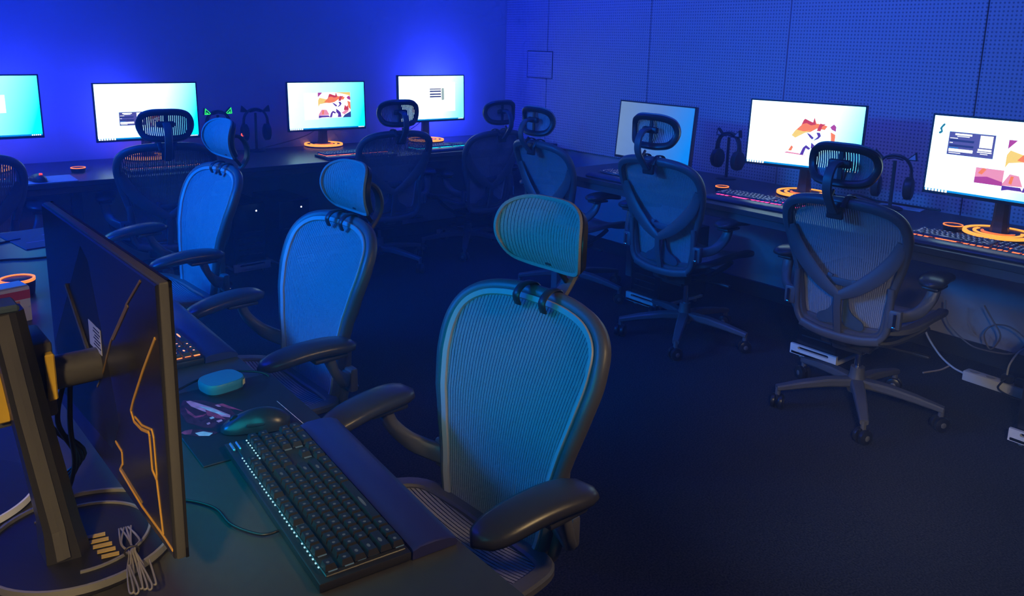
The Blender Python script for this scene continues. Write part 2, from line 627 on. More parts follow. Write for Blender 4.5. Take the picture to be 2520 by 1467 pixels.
def make_chair():
    t = thing('mesh_chair', 'x', 'chair')
    # five-star base
    leg = MB()
    leg.tube([(0.02, 0, 0.120), (0.12, 0, 0.118), (0.22, 0, 0.106), (0.325, 0, 0.088)], 1.0, 10, flat=[(0.020, 0.027), (0.019, 0.024), (0.016, 0.021), (0.012, 0.016)], upv=(0, 0, 1))
    leg.tube([(0.318, 0, 0.092), (0.318, 0, 0.055)], 0.011, 8)
    lg = leg.build('base_leg', FRAME, t)
    cw = MB()
    axm = Matrix.Rotation(PI / 2, 3, 'X')
    for s in (-1, 1):
        cw.lathe([(0.0, 0.004), (0.020, 0.004), (0.029, 0.007), (0.031, 0.012), (0.029, 0.022), (0.022, 0.0255), (0.0, 0.0265)], 18, (0, 0, 0.031), axis=Matrix.Diagonal((1, s, 1)) @ axm)
    cw.rbox((0.004, 0, 0.050), (0.034, 0.012, 0.026), 0.004, 1)
    cas = cw.build('castor', RUBBER, t)
    cap = MB()
    for s in (-1, 1):
        cap.lathe([(0.0, 0.0275), (0.010, 0.027), (0.012, 0.0255)], 12, (0, 0, 0.031), axis=Matrix.Diagonal((1, s, 1)) @ axm)
    capo = cap.build('castor_cap', FRAME, cas)
    for k in range(5):
        a = 2 * PI * k / 5 + R(12)
        if k == 0:
            L, K, Q = lg, cas, capo
        else:
            L = link('base_leg', lg.data, t)
            K = link('castor', cas.data, t)
            Q = link('castor_cap', capo.data, K)
        L.rotation_euler = (0, 0, a)
        K.location = (0.318 * math.cos(a), 0.318 * math.sin(a), 0)
        K.rotation_euler = (0, 0, a + R(40 + 67 * k))
    MB().lathe([(0, 0.075), (0.030, 0.078), (0.038, 0.10), (0.036, 0.135), (0.029, 0.150), (0.027, 0.185), (0, 0.187)], 20).build('hub', FRAME, t)
    MB().lathe([(0, 0.17), (0.0135, 0.17), (0.0135, 0.31), (0, 0.31)], 16).build('gas_lift', CHROME, t)
    U = []
    # tilt mechanism
    mb = MB().rbox((0, -0.02, 0.318), (0.13, 0.22, 0.055), 0.015, 2).rbox((0, -0.125, 0.335), (0.20, 0.06, 0.04), 0.012, 2)
    mb.lathe([(0, 0.272), (0.026, 0.272), (0.030, 0.295), (0, 0.295)], 16)
    U.append(mb.build('tilt_mechanism', FRAME_D, t))
    lv = MB().tube([(0.06, -0.05, 0.325), (0.16, -0.05, 0.33), (0.235, -0.055, 0.335)], 0.0055, 8).rbox((0.255, -0.056, 0.336), (0.06, 0.022, 0.012), 0.005, 2)
    U.append(lv.build('height_lever', FRAME_D, t))
    # seat
    def sz(x, y):
        return 0.440 + 0.020 * (x / 0.25) ** 2 + (0.012 * (y / 0.1) if y < 0 else 0) - (0.05 * ((y - 0.13) / 0.12) ** 2 if y > 0.13 else 0) + 0.01
    sh = [(0, 0.245), (0.12, 0.242), (0.205, 0.215), (0.243, 0.14), (0.247, 0.03), (0.235, -0.08), (0.20, -0.16), (0.10, -0.187), (0, -0.19)]
    sl = sh + [(-x, y) for x, y in sh[-2:0:-1]]
    sl = [(p.x, p.y) for p in spline([(x, y, 0) for x, y in sl], 5, True)]
    fr = MB().tube([(x, y, sz(x, y) - 0.006) for x, y in sl], 1.0, 10, closed=True, flat=(0.012, 0.021), upv=(0, 0, 1))
    U.append(fr.build('seat_frame', FRAME, t))
    vs, fs = [], []
    n = 44
    for k in range(n):        # ribs run across the seat
        y0 = -0.19 + 0.435 * (k + 0.12) / n
        y1 = -0.19 + 0.435 * (k + 0.88) / n
        ym = (y0 + y1) / 2
        xs = []
        for i in range(len(sl)):
            (xa, ya), (xb, yb) = sl[i], sl[i - 1]
            if (ya > ym) != (yb > ym):
                xs.append(xa + (xb - xa) * (ym - ya) / (yb - ya))
        if len(xs) < 2:
            continue
        a, b = min(xs), max(xs)
        o = len(vs)
        for j in range(11):
            x = a + (b - a) * j / 10
            sag = -0.012 * (1 - (2 * j / 10 - 1) ** 2)
            vs += [(x, y0, sz(x, y0) + sag), (x, y1, sz(x, y1) + sag)]
        fs += [(o + 2 * j, o + 2 * j + 1, o + 2 * j + 3, o + 2 * j + 2) for j in range(10)]
    U.append(MB().add(vs, fs).build('seat_mesh', MESHM, t))
    su = MB()
    for s in (-1, 1):
        su.tube(spline([(s * 0.05, -0.06, 0.33), (s * 0.13, -0.03, 0.345), (s * 0.20, 0.0, 0.395), (s * 0.235, 0.02, 0.435)], 5), 1.0, 8, flat=(0.012, 0.03), upv=(0, 0, 1))
    U.append(su.build('seat_support', FRAME_D, t))
    # back
    U.append(MB().add(*loop_sweep(loop2, surf_frame, back_profile)).build('back_frame', FRAME, t, smooth=50))
    U.append(MB().add(*loop_sweep(loop2, surf_frame, trim_profile)).build('back_edge_trim', TRIM, t, smooth=50))
    wt = [(0.41, 0.158), (0.5, 0.166), (0.6, 0.176), (0.7, 0.198), (0.8, 0.216), (0.95, 0.226)]
    U.append(MB().add(*strips(loop2, surf_frame, wt, 0.40, 0.945, 50, 0.17, 16)).build('back_mesh', MESHM, t))
    for s in (-1, 1):      # the V behind the mesh
        pts = spline([(s * 0.212, by(0.212, 0.79) - 0.018, 0.79), (s * 0.190, by(0.19, 0.725) - 0.030, 0.725), (s * 0.14, by(0.14, 0.655) - 0.040, 0.655), (s * 0.07, by(0.07, 0.592) - 0.045, 0.592), (s * 0.0, by(0, 0.548) - 0.047, 0.548)], 6)
        nn = len(pts)
        U.append(MB().tube(pts, 1.0, 8, flat=[(0.006 - 0.0015 * (i / nn), 0.006 + 0.024 * math.sin(PI * min(1, 0.15 + 0.75 * i / nn))) for i in range(nn)], upv=(0, 1, 0)).build('support_arm', FRAME, t, smooth=50))
        lk = MB().tube(spline([(s * 0.182, by(0.18, 0.61) - 0.026, 0.612), (s * 0.181, by(0.18, 0.52) - 0.030, 0.52), (s * 0.176, by(0.17, 0.44) - 0.030, 0.445), (s * 0.150, -0.215, 0.402), (s * 0.11, -0.215, 0.390)], 5), 1.0, 10, flat=(0.013, 0.013), upv=(0, 1, 0))
        U.append(lk.build('back_link', FRAME, t, smooth=50))
        # lumbar leaf
        lp = [(0.012, 0.53), (0.022, 0.545), (0.030, 0.53), (0.034, 0.50), (0.052, 0.475), (0.085, 0.455), (0.092, 0.432), (0.075, 0.418), (0.04, 0.424), (0.016, 0.435)]
        lp = [(p.x, p.y) for p in spline([(a, b, 0) for a, b in lp], 3, True)]
        U.append(MB().prism([(s * a, b) for a, b in lp], 0.018, 0.024, lambda x, z, d: (x, by(x, z) - d, z)).build('lumbar_pad', LUMBAR, t, smooth=0))
    sp = MB().tube([(0, by(0, .55) - 0.045, 0.555), (0, by(0, .5) - 0.046, 0.50), (0, by(0, .43) - 0.036, 0.43), (0, -0.222, 0.392)], 1.0, 8, flat=(0.008, 0.016), upv=(0, 1, 0))
    U.append(sp.build('spine', FRAME, t, smooth=50))
    lb = MB().rbox((0, by(0, .60) - 0.022, 0.598), (0.085, 0.008, 0.028), 0.003, 2).rbox((-0.052, by(0, .60) - 0.022, 0.602), (0.022, 0.010, 0.046), 0.004, 2, Matrix.Rotation(R(18), 3, 'Y')).rbox((0.052, by(0, .60) - 0.022, 0.594), (0.022, 0.010, 0.046), 0.004, 2, Matrix.Rotation(R(-18), 3, 'Y'))
    U.append(lb.build('lumbar_plate', LUMBAR, t))
    U.append(MB().tube(spline([(-0.155, -0.216, 0.400), (-0.08, -0.222, 0.384), (0, -0.224, 0.380), (0.08, -0.222, 0.384), (0.155, -0.216, 0.400)], 5), 1.0, 10, flat=(0.012, 0.018), upv=(0, 1, 0)).build('cross_bar', FRAME, t, smooth=50))
    yk = MB().tube([(0, -0.13, 0.335), (0, -0.19, 0.350), (0, -0.222, 0.378)], 1.0, 8, flat=(0.014, 0.035), upv=(0, 0, 1))
    U.append(yk.build('tilt_arm', FRAME_D, t, smooth=50))
    # arms
    for s in (-1, 1):
        st = MB().tube(spline([(s * 0.188, -0.212, 0.505), (s * 0.215, -0.200, 0.508), (s * 0.258, -0.165, 0.528), (s * 0.282, -0.125, 0.575), (s * 0.286, -0.105, 0.628)], 6), 1.0, 10, flat=(0.013, 0.022), upv=(0, 1, 0.3))
        a = st.build('armrest', FRAME, t, smooth=50)
        U.append(a)
        # pad: a soft arched slab, rounded, wider at the back
        vs, fs = [], []
        L = 14
        for i in range(L + 1):
            q = i / L
            y = -0.190 + 0.272 * q
            env = math.sqrt(max(0.0, 1 - abs(2 * q - 1) ** 5))
            w = (0.052 - 0.008 * q) * max(0.12, env)
            hgt = 0.019 * max(0.2, env)
            zc = 0.642 + 0.010 * math.sin(PI * q) - 0.020 * q * q
            xc = s * (0.290 - 0.030 * q)
            for k in range(12):
                th = 2 * PI * k / 12
                ex = math.copysign(abs(math.cos(th)) ** 0.7, math.cos(th))
                ez = math.copysign(abs(math.sin(th)) ** 0.8, math.sin(th))
                vs.append((xc + w * ex, y, zc + hgt * ez))
        for i in range(L):
            for k in range(12):
                l = (k + 1) % 12
                fs.append((i * 12 + k, i * 12 + l, (i + 1) * 12 + l, (i + 1) * 12 + k))
        fs += [tuple(range(12)), tuple(L * 12 + k for k in range(12))]
        MB().add(vs, fs).build('arm_pad', PAD, a, smooth=70)
        MB().rbox((s * 0.284, -0.105, 0.622), (0.06, 0.10, 0.012), 0.005, 2).build('pad_plate', FRAME_D, a)
        MB().rbox((s * 0.205, -0.222, 0.500), (0.046, 0.026, 0.072), 0.008, 2).build('arm_bracket', FRAME, a)
        MB().rbox((s * 0.208, -0.2375, 0.498), (0.012, 0.006, 0.054), 0.002, 1).rbox((s * 0.208, -0.239, 0.470), (0.016, 0.010, 0.014), 0.004, 2).build('arm_lever', CHROME, a)
    # headrest
    hb = MB().rbox((0, -0.352, 0.890), (0.062, 0.018, 0.065), 0.007, 2)
    hb.tube(spline([(0, -0.362, 0.915), (0, -0.398, 0.935), (0, -0.425, 0.975), (0, -0.424, 1.022), (0, -0.398, 1.060), (0, -0.352, 1.068)], 6), 1.0, 8, flat=(0.008, 0.017), upv=(1, 0, 0)) if False else None
    U.append(hb.build('headrest_mount', FRAME_D, t))
    ap = spline([(0, -0.358, 0.885), (0, -0.398, 0.928), (0, -0.425, 0.970), (0, -0.424, 1.020), (0, -0.398, 1.056), (0, -0.352, 1.064)], 6)
    ha = MB().tube(ap, 1.0, 8, flat=(0.0185, 0.0075), upv=(1, 0, 0)).build('headrest_arm', FRAME, t, smooth=50)
    U.append(ha)
    sl_ = MB().rbox((0, -0.385, 0.952), (0.009, 0.012, 0.045), 0.002, 1, Matrix.Rotation(R(-38), 3, 'X'))
    sl_.build('arm_slot', BLACK, ha)
    hk = MB().rbox((0, -0.344, 1.060), (0.085, 0.026, 0.03), 0.010, 2)
    hk.tube([(0, -0.338, 0.985), (0, -0.338, 1.11)], 1.0, 8, flat=(0.010, 0.004), upv=(1, 0, 0))
    U.append(hk.build('headrest_bracket', FRAME_D, t))
    for s in (-1, 1):
        cl = MB().tube(spline([(s * 0.040, -0.296, 0.900), (s * 0.040, -0.290, 0.924), (s * 0.039, -0.312, 0.943), (s * 0.036, -0.345, 0.940), (s * 0.030, -0.362, 0.905)], 4), 1.0, 8, flat=(0.011, 0.003), upv=(1, 0, 0))
        U.append(cl.build('headrest_clip', FRAME_D, t, smooth=50))
    U.append(MB().add(*loop_sweep(hloop2, hfr, head_profile)).build('headrest_frame', FRAME_D, t, smooth=50))
    wt = [(HZ - 0.1, 0.122), (HZ, 0.1265), (HZ + 0.1, 0.1265)]
    hbig = [(u * 1.035, HZ + (z - HZ) * 1.05) for u, z in hloop2]
    U.append(MB().add(*strips(hbig, hfr, wt, HZ - 0.09, HZ + 0.095, 28, 0.13, 12, 0.003)).build('headrest_mesh', MESHM, t))
    pip = []
    for u, z in hbig:
        p, nn = hfr(u, z)
        pip.append(p + nn * 0.0015)
    U.append(MB().tube(pip, 1.0, 8, closed=True, flat=(0.0045, 0.0045), upv=(0, 1, 0)).build('headrest_piping', MESHM, t, smooth=60))
    for o in U:
        o['upper'] = 1
        if o.name.split('.')[0] in ('headrest_frame', 'headrest_mesh', 'headrest_piping', 'headrest_bracket', 'headrest_arm'):
            o['head'] = 1
    return t


chair0 = make_chair()
CHAIRS = [
    ('I1', 0.809, 1.276, 94.0, -0.018, 'nearest mesh chair facing left at the dark keyboard, back lit cyan'),
    ('I2', 0.815, 2.217, 92.5, -0.020, 'second mesh chair along the island, back lit blue, beside the puck on the mouse pad'),
    ('I3', 0.840, 3.315, 93.8, -0.010, 'farthest island mesh chair, its headrest below the green cat-ear lights'),
    ('B3', 3.085, 1.557, -85.5, -0.012, 'mesh chair seen from behind near the power strip, before the wide login screen'),
    ('B2', 3.160, 2.515, -87.0, 0.010, 'mesh chair seen from behind, before the switched off monitor'),
    ('B1', 3.225, 3.400, -91.0, -0.016, 'mesh chair at the far end of the perforated wall desk'),
    ('A4', 3.290, 4.570, 3.0, -0.062, 'mesh chair tucked into the room corner right of the rightmost back monitor'),
    ('A3', 2.568, 4.540, -7.0, -0.025, 'mesh chair partly before the rightmost monitor on the plain wall'),
    ('A2', 1.253, 4.530, -10.0, -0.020, 'mesh chair whose headrest covers the lower middle of the second monitor'),
    ('A1', 0.375, 4.530, -6.0, -0.020, 'mesh chair cut by the left picture edge'),
]
HEADS = {'I1': (-0.010, 0.004), 'I2': (-0.026, -0.034), 'I3': (-0.004, -0.012), 'A2': (0, -0.030), 'A3': (0, -0.014), 'B1': (0, -0.012), 'A1': (0, -0.02)}
for i, (key, x, y, a, dz, lab) in enumerate(CHAIRS):
    o = chair0 if i == 0 else copy_tree(chair0)
    o.location = (x, y, 0)
    o.rotation_euler = (0, 0, R(a))
    o['label'] = lab
    o['group'] = 'mesh office chairs with headrests'
    for ch in o.children:
        if ch.get('upper'):
            ch.location.z = dz
        if ch.get('head') and key in HEADS:      # each headrest is set differently
            ch.location.y = HEADS[key][0]
            ch.location.z = dz + HEADS[key][1]
for o in bpy.data.objects:
    for k_ in ('upper', 'head'):
        if k_ in o:
            del o[k_]


# ------------------------------------------------------------------ monitors
def screen_mat(name, c0, c1, c2, axis=0, p=(0.0, 0.5, 1.0)):
    mt = bpy.data.materials.new(name)
    mt.use_nodes = True
    nt = mt.node_tree
    b = nt.nodes['Principled BSDF']
    b.inputs['Base Color'].default_value = (0.02, 0.02, 0.02, 1)
    b.inputs['Roughness'].default_value = 0.3
    tc = nt.nodes.new('ShaderNodeTexCoord')
    sx = nt.nodes.new('ShaderNodeSeparateXYZ')
    nt.links.new(tc.outputs['Generated'], sx.inputs[0])
    # wallpaper: a soft light fan from the left-middle
    ad = nt.nodes.new('ShaderNodeMath')
    ad.operation = 'MULTIPLY_ADD'
    ad.inputs[1].default_value = -0.18
    nt.links.new(sx.outputs['Z'], ad.inputs[0])
    ad2 = nt.nodes.new('ShaderNodeMath')
    ad2.operation = 'ADD'
    ad2.inputs[1].default_value = 0.09
    nt.links.new(sx.outputs['X'], ad.inputs[2])
    nt.links.new(ad.outputs[0], ad2.inputs[0])
    r = nt.nodes.new('ShaderNodeValToRGB')
    e = r.color_ramp.elements
    e[0].position, e[0].color = p[0], (*c0, 1)
    e[1].position, e[1].color = p[2], (*c2, 1)
    m_ = e.new(p[1])
    m_.color = (*c1, 1)
    nt.links.new(ad2.outputs[0], r.inputs['Fac'])
    nt.links.new(r.outputs['Color'], b.inputs['Emission Color'])
    b.inputs['Emission Strength'].default_value = 3.0
    return mt


def emis(name, c, s=1.0, lamp=False):
    m_ = mat(name, (0.02, 0.02, 0.02), 0.4, emit=c, es=s)
    if not lamp:
        m_.cycles.emission_sampling = 'NONE'
    return m_


SCR_BRIGHT = screen_mat('wallpaper_bright', (0.46, 0.8, 1.0), (0.44, 0.8, 1.0), (0.0, 0.48, 0.8), p=(0.0, 0.55, 1.0))
SCR_CYAN = screen_mat('wallpaper_cyan', (0.38, 0.75, 0.95), (0.22, 0.66, 0.9), (0.0, 0.48, 0.75))
SCR_WHITE = screen_mat('wallpaper_white', (0.48, 0.8, 1.0), (0.46, 0.8, 1.0), (0.10, 0.6, 0.9), p=(0.0, 0.62, 1.0))
SCR_BLUE = screen_mat('wallpaper_blue', (0.0, 1.0, 1.35), (0.0, 1.0, 1.35), (0.0, 0.9, 1.35))
SCR_OFF = screen_mat('off_screen_painted_glow', (0.05, 0.09, 0.20), (0.03, 0.075, 0.24), (0.0, 0.085, 0.36))  # dark screen's blue reflection painted as a glowing gradient
E_WHITE = emis('print_white', (0.85, 0.95, 1.0), 1.7)
E_BAR = emis('taskbar_blue', (0.0, 0.30, 0.95), 1.0)
E_PANEL = emis('panel_slate', (0.085, 0.085, 0.36), 1.0)
E_PANELD = emis('panel_field', (0.02, 0.03, 0.18), 1.0)
E_RED = emis('art_red', (0.62, 0.04, 0.05), 1.0)
E_OR = emis('art_orange', (1.0, 0.24, 0.05), 1.0)
E_YE = emis('art_yellow', (1.0, 0.72, 0.16), 1.0)
E_PI = emis('art_pink', (0.9, 0.32, 0.55), 1.0)
E_PU = emis('art_purple', (0.10, 0.03, 0.42), 1.0)
E_MA = emis('art_magenta', (0.45, 0.05, 0.35), 1.0)
E_BL = emis('art_blue', (0.03, 0.06, 0.30), 1.0)
E_CY = emis('icon_teal', (0.02, 0.20, 0.32), 1.0)
LBLUE = emis('added_glow_blue', (0.03, 0.05, 1.0), 6.0)


def quad_xz(mb, x0, x1, z0, z1, d):
    return mb.add([(x0, d, z0), (x1, d, z0), (x1, d, z1), (x0, d, z1)], [(0, 1, 2, 3)])


def poly_xz(mb, pts, d):
    return mb.add([(x, d, z) for x, z in pts], [tuple(range(len(pts)))])


def blob(cx, cz, rx, rz, rng, n=12, j=0.35):
    return [(cx + rx * math.cos(2 * PI * k / n) * (1 + rng.uniform(-j, j)), cz + rz * math.sin(2 * PI * k / n) * (1 + rng.uniform(-j, j))) for k in range(n)]


def art(scr, x0, x1, z0, z1, seed, faded=False):
    """a plain abstract picture in warm colours: flames, hills and leaf shapes"""
    rng = random.Random(seed)
    w, h_ = x1 - x0, z1 - z0
    d = -0.0012

    def put(name, pts, m_):
        nonlocal d
        d -= 0.00003
        pts = [(min(max(a, 0), 1), min(max(b, 0), 1)) for a, b in pts]
        poly_xz(MB(), [(x0 + a * w, z0 + b * h_) for a, b in pts], d).build(name, m_, scr, smooth=0)
    if not faded:
        put('picture', [(0, 0), (1, 0), (1, 1), (0, 1)], E_WHITE)
        put('picture_patch', [(0, 0.45), (0.05, 0.55), (0.3, 0.6), (0.3, 0.72), (0.05, 0.8), (0, 0.7)], E_YE)
        put('picture_patch', [(0, 0.82), (0.14, 1), (0, 1)], E_MA)
        put('picture_patch', [(0.55, 1), (0.95, 0.88), (1, 0.8), (1, 1)], E_YE)
    flame = [(0.18, 0.62), (0.3, 0.78), (0.34, 0.93), (0.44, 0.9), (0.53, 0.85), (0.55, 1.0), (0.6, 0.85), (0.74, 0.83), (0.83, 0.80), (0.78, 0.70), (0.62, 0.72), (0.5, 0.62), (0.34, 0.58)]
    put('picture_patch', flame, E_OR)
    put('picture_patch', [(0.3, 0.8), (0.36, 0.95), (0.46, 0.9), (0.53, 0.87), (0.55, 1.0), (0.59, 0.82), (0.5, 0.79), (0.4, 0.84)], E_RED)
    put('picture_patch', [(0.62, 0.66), (0.68, 0.86), (0.73, 0.84), (0.8, 0.86), (0.72, 0.78), (0.7, 0.66)], E_RED)
    put('picture_patch', [(0.88, 0.78), (0.95, 0.86), (1, 0.8), (1, 0.68), (0.92, 0.72)], E_MA)
    put('picture_patch', [(0.9, 0.66), (1, 0.6), (1, 0.3), (0.93, 0.4)], E_OR)
    if faded:
        put('picture_patch', [(0.12, 0.5), (0.2, 0.66), (0.36, 0.62), (0.5, 0.66), (0.34, 0.55), (0.2, 0.44)], E_YE)
        put('picture_patch', [(-0.1, 0.03), (0.05, 0.07), (0.3, 0.05), (0.5, 0.0), (0.2, 0.02)], E_PI)
        put('picture_patch', [(0.08, 0.1), (0.14, 0.24), (0.18, 0.2), (0.15, 0.1)], E_OR)
    if not faded:
        put('picture_patch', [(0, 0.14), (0.1, 0.34), (0.25, 0.32), (0.33, 0.12), (0, 0.1)], E_PI)
        put('picture_patch', [(0.10, 0.16), (0.12, 0.3), (0.17, 0.3), (0.15, 0.14)], E_OR)
        put('picture_patch', [(0, 0.0), (0, 0.1), (0.3, 0.1), (0.34, 0.03), (0.1, 0.03)], E_PU)
        put('picture_patch', [(0.74, 0.0), (0.8, 0.1), (1, 0.24), (1, 0.0)], E_BL)
        put('picture_patch', [(0.78, 0.3), (0.82, 0.5), (0.87, 0.42), (0.91, 0.5), (0.94, 0.3), (0.86, 0.24)], E_RED)
        put('picture_patch', [(0.7, 0.18), (0.85, 0.3), (0.95, 0.26), (0.8, 0.12)], E_PI)
    # leaf-like purple strokes in the middle
    put('picture_patch', [(0.42, 0.6), (0.5, 0.56), (0.58, 0.48), (0.55, 0.43), (0.5, 0.48)], E_PU)
    put('picture_patch', [(0.62, 0.62), (0.69, 0.62), (0.72, 0.54), (0.67, 0.46), (0.57, 0.40), (0.66, 0.52)], E_PU)
    put('picture_patch', [(0.33, 0.02), (0.38, 0.2), (0.44, 0.28), (0.54, 0.2), (0.5, 0.16), (0.44, 0.2), (0.4, 0.02)], E_PU)
    put('picture_patch', [(0.54, 0.36), (0.6, 0.3), (0.68, 0.2), (0.7, 0.02), (0.58, 0.02), (0.6, 0.14), (0.54, 0.22)], E_PU)


def login(scr, x0, x1, z0, z1):
    w, h_ = x1 - x0, z1 - z0

    def q(name, a, b, c, d_, m_, k):
        quad_xz(MB(), x0 + a * w, x0 + b * w, z0 + c * h_, z0 + d_ * h_, -0.0012 - 0.0001 * k).build(name, m_, scr, smooth=0)
    q('login_window', 0, 1, 0, 1, E_PANEL, 0)
    q('login_line', 0.13, 0.5, 0.86, 0.94, E_WHITE, 1)
    q('login_line', 0.18, 0.45, 0.80, 0.83, E_WHITE, 1)
    q('login_line', 0.03, 0.2, 0.71, 0.74, E_WHITE, 1)
    q('login_field', 0.03, 0.56, 0.58, 0.67, E_PANELD, 1)
    q('login_line', 0.03, 0.1, 0.51, 0.54, E_WHITE, 1)
    q('login_field', 0.03, 0.56, 0.36, 0.45, E_PANELD, 1)
    q('login_line', 0.03, 0.24, 0.30, 0.325, E_BAR, 1)
    q('login_button', 0.03, 0.56, 0.14, 0.27, E_WHITE, 1)
    q('login_line', 0.04, 0.3, 0.07, 0.1, E_WHITE, 1)
    q('login_card', 0.68, 0.95, 0.42, 0.94, E_WHITE, 1)
    q('login_line', 0.66, 0.95, 0.28, 0.37, E_WHITE, 1)
    q('login_line', 0.65, 0.96, 0.21, 0.25, E_WHITE, 1)
    q('login_line', 0.72, 0.88, 0.14, 0.17, E_WHITE, 1)


def taskbar(scr, w, h_):
    x0, x1, z0 = -w / 2, w / 2, -h_ / 2
    quad_xz(MB(), x0, x1, z0, z0 + 0.011, -0.0012).build('taskbar', E_BAR, scr, smooth=0)
    mb = MB()
    for k in range(7):
        quad_xz(mb, x0 + 0.004 + 0.013 * k, x0 + 0.013 + 0.013 * k, z0 + 0.001, z0 + 0.010, -0.0014)
    mb.build('taskbar_icons', E_WHITE, scr, smooth=0)
    mb = MB()
    for k in range(5):
        quad_xz(mb, x1 - 0.05 + 0.009 * k, x1 - 0.044 + 0.009 * k, z0 + 0.003, z0 + 0.009, -0.0014)
    mb.build('clock', E_WHITE, scr, smooth=0)


def ring(mb, r0, r1, z0, z1, a0=0, a1=2 * PI, n=40, cy=0.0, cx=0.0):
    prof = [(r0, z0), (r0, z1), (r1, z1), (r1, z0), (r0, z0)]
    return mb.lathe(prof, n, (cx, cy, 0), a0, a1)


def stand(t, top_z, top_y, lit, base_y=0.06, bx=0.0, cx=0.0, foot_y=None):
    """round base with ring inlays and a leaning column; built in the monitor's local frame, z = 0 on the desk"""
    bs = MB().lathe([(0, 0.0), (0.122, 0.0), (0.125, 0.003), (0.125, 0.011), (0.121, 0.014), (0, 0.016)], 48, (bx, base_y, 0)).build('base', BLACK if not lit else FRAME_D, t)
    m1, m2 = (ORANGE, ORANGE_D) if lit else (RINGGREY, RINGGREY)
    w = 1.0 if lit else 0.28
    mid = [(0.113, 0.010 * w), (0.085, 0.007 * w)]
    ring(MB(), 0.126 - 0.014 * w, 0.1262, 0.008, 0.0185, n=56, cy=base_y, cx=bx).build('base_ring', m1, bs)
    ring(MB(), 0.090 - 0.012 * w, 0.090, 0.013, 0.0178, R(165), R(390), 40, base_y, bx).build('base_ring', m1, bs)
    if lit:
        cr = [(0.062 * math.cos(a), base_y + 0.062 * math.sin(a)) for a in [R(175 + 190 * k / 20) for k in range(21)]] + [(0.05 * math.cos(a), base_y - 0.006 + 0.030 * math.sin(a)) for a in [R(360 - 180 * k / 12) for k in range(13)]]
        MB().prism(cr, 0.013, 0.0176).build('base_crescent', m2, bs)
    # leaning faceted column
    y0, y1 = (base_y + 0.012 if foot_y is None else foot_y), top_y
    sec = [(-0.030, -0.012), (-0.016, -0.026), (0.016, -0.026), (0.030, -0.012), (0.024, 0.024), (-0.024, 0.024)]
    col = MB()
    vs = []
    for zz, yy, k in ((0.013, y0, 1.15), (0.06, y0 + (y1 - y0) * 0.1, 0.95), (top_z * 0.6, y0 + (y1 - y0) * 0.6, 0.85), (top_z, y1, 0.8)):
        vs += [(cx + a * k, yy + b * k, zz) for a, b in sec]
    fs = []
    for i in range(3):
        for k in range(6):
            l = (k + 1) % 6
            fs.append((i * 6 + k, i * 6 + l, (i + 1) * 6 + l, (i + 1) * 6 + k))
    fs += [tuple(range(5, -1, -1)), tuple(18 + k for k in range(6))]
    col.add(vs, fs)
    c = col.build('column', FRAME_D, t, smooth=0)
    if foot_y is not None:
        MB().tube([(cx - 0.0335, y0 + 0.008, 0.02), (cx - 0.0270, y0 + (y1 - y0) * 0.1 + 0.006, 0.06), (cx - 0.0240, y0 + (y1 - y0) * 0.6 + 0.006, top_z * 0.6), (cx - 0.0225, y1 + 0.006, top_z - 0.002)], 1.0, 6, flat=(0.002, 0.009), upv=(1, 0, 0)).build('column_strip', BEZEL, c, smooth=0)
    return bs, c


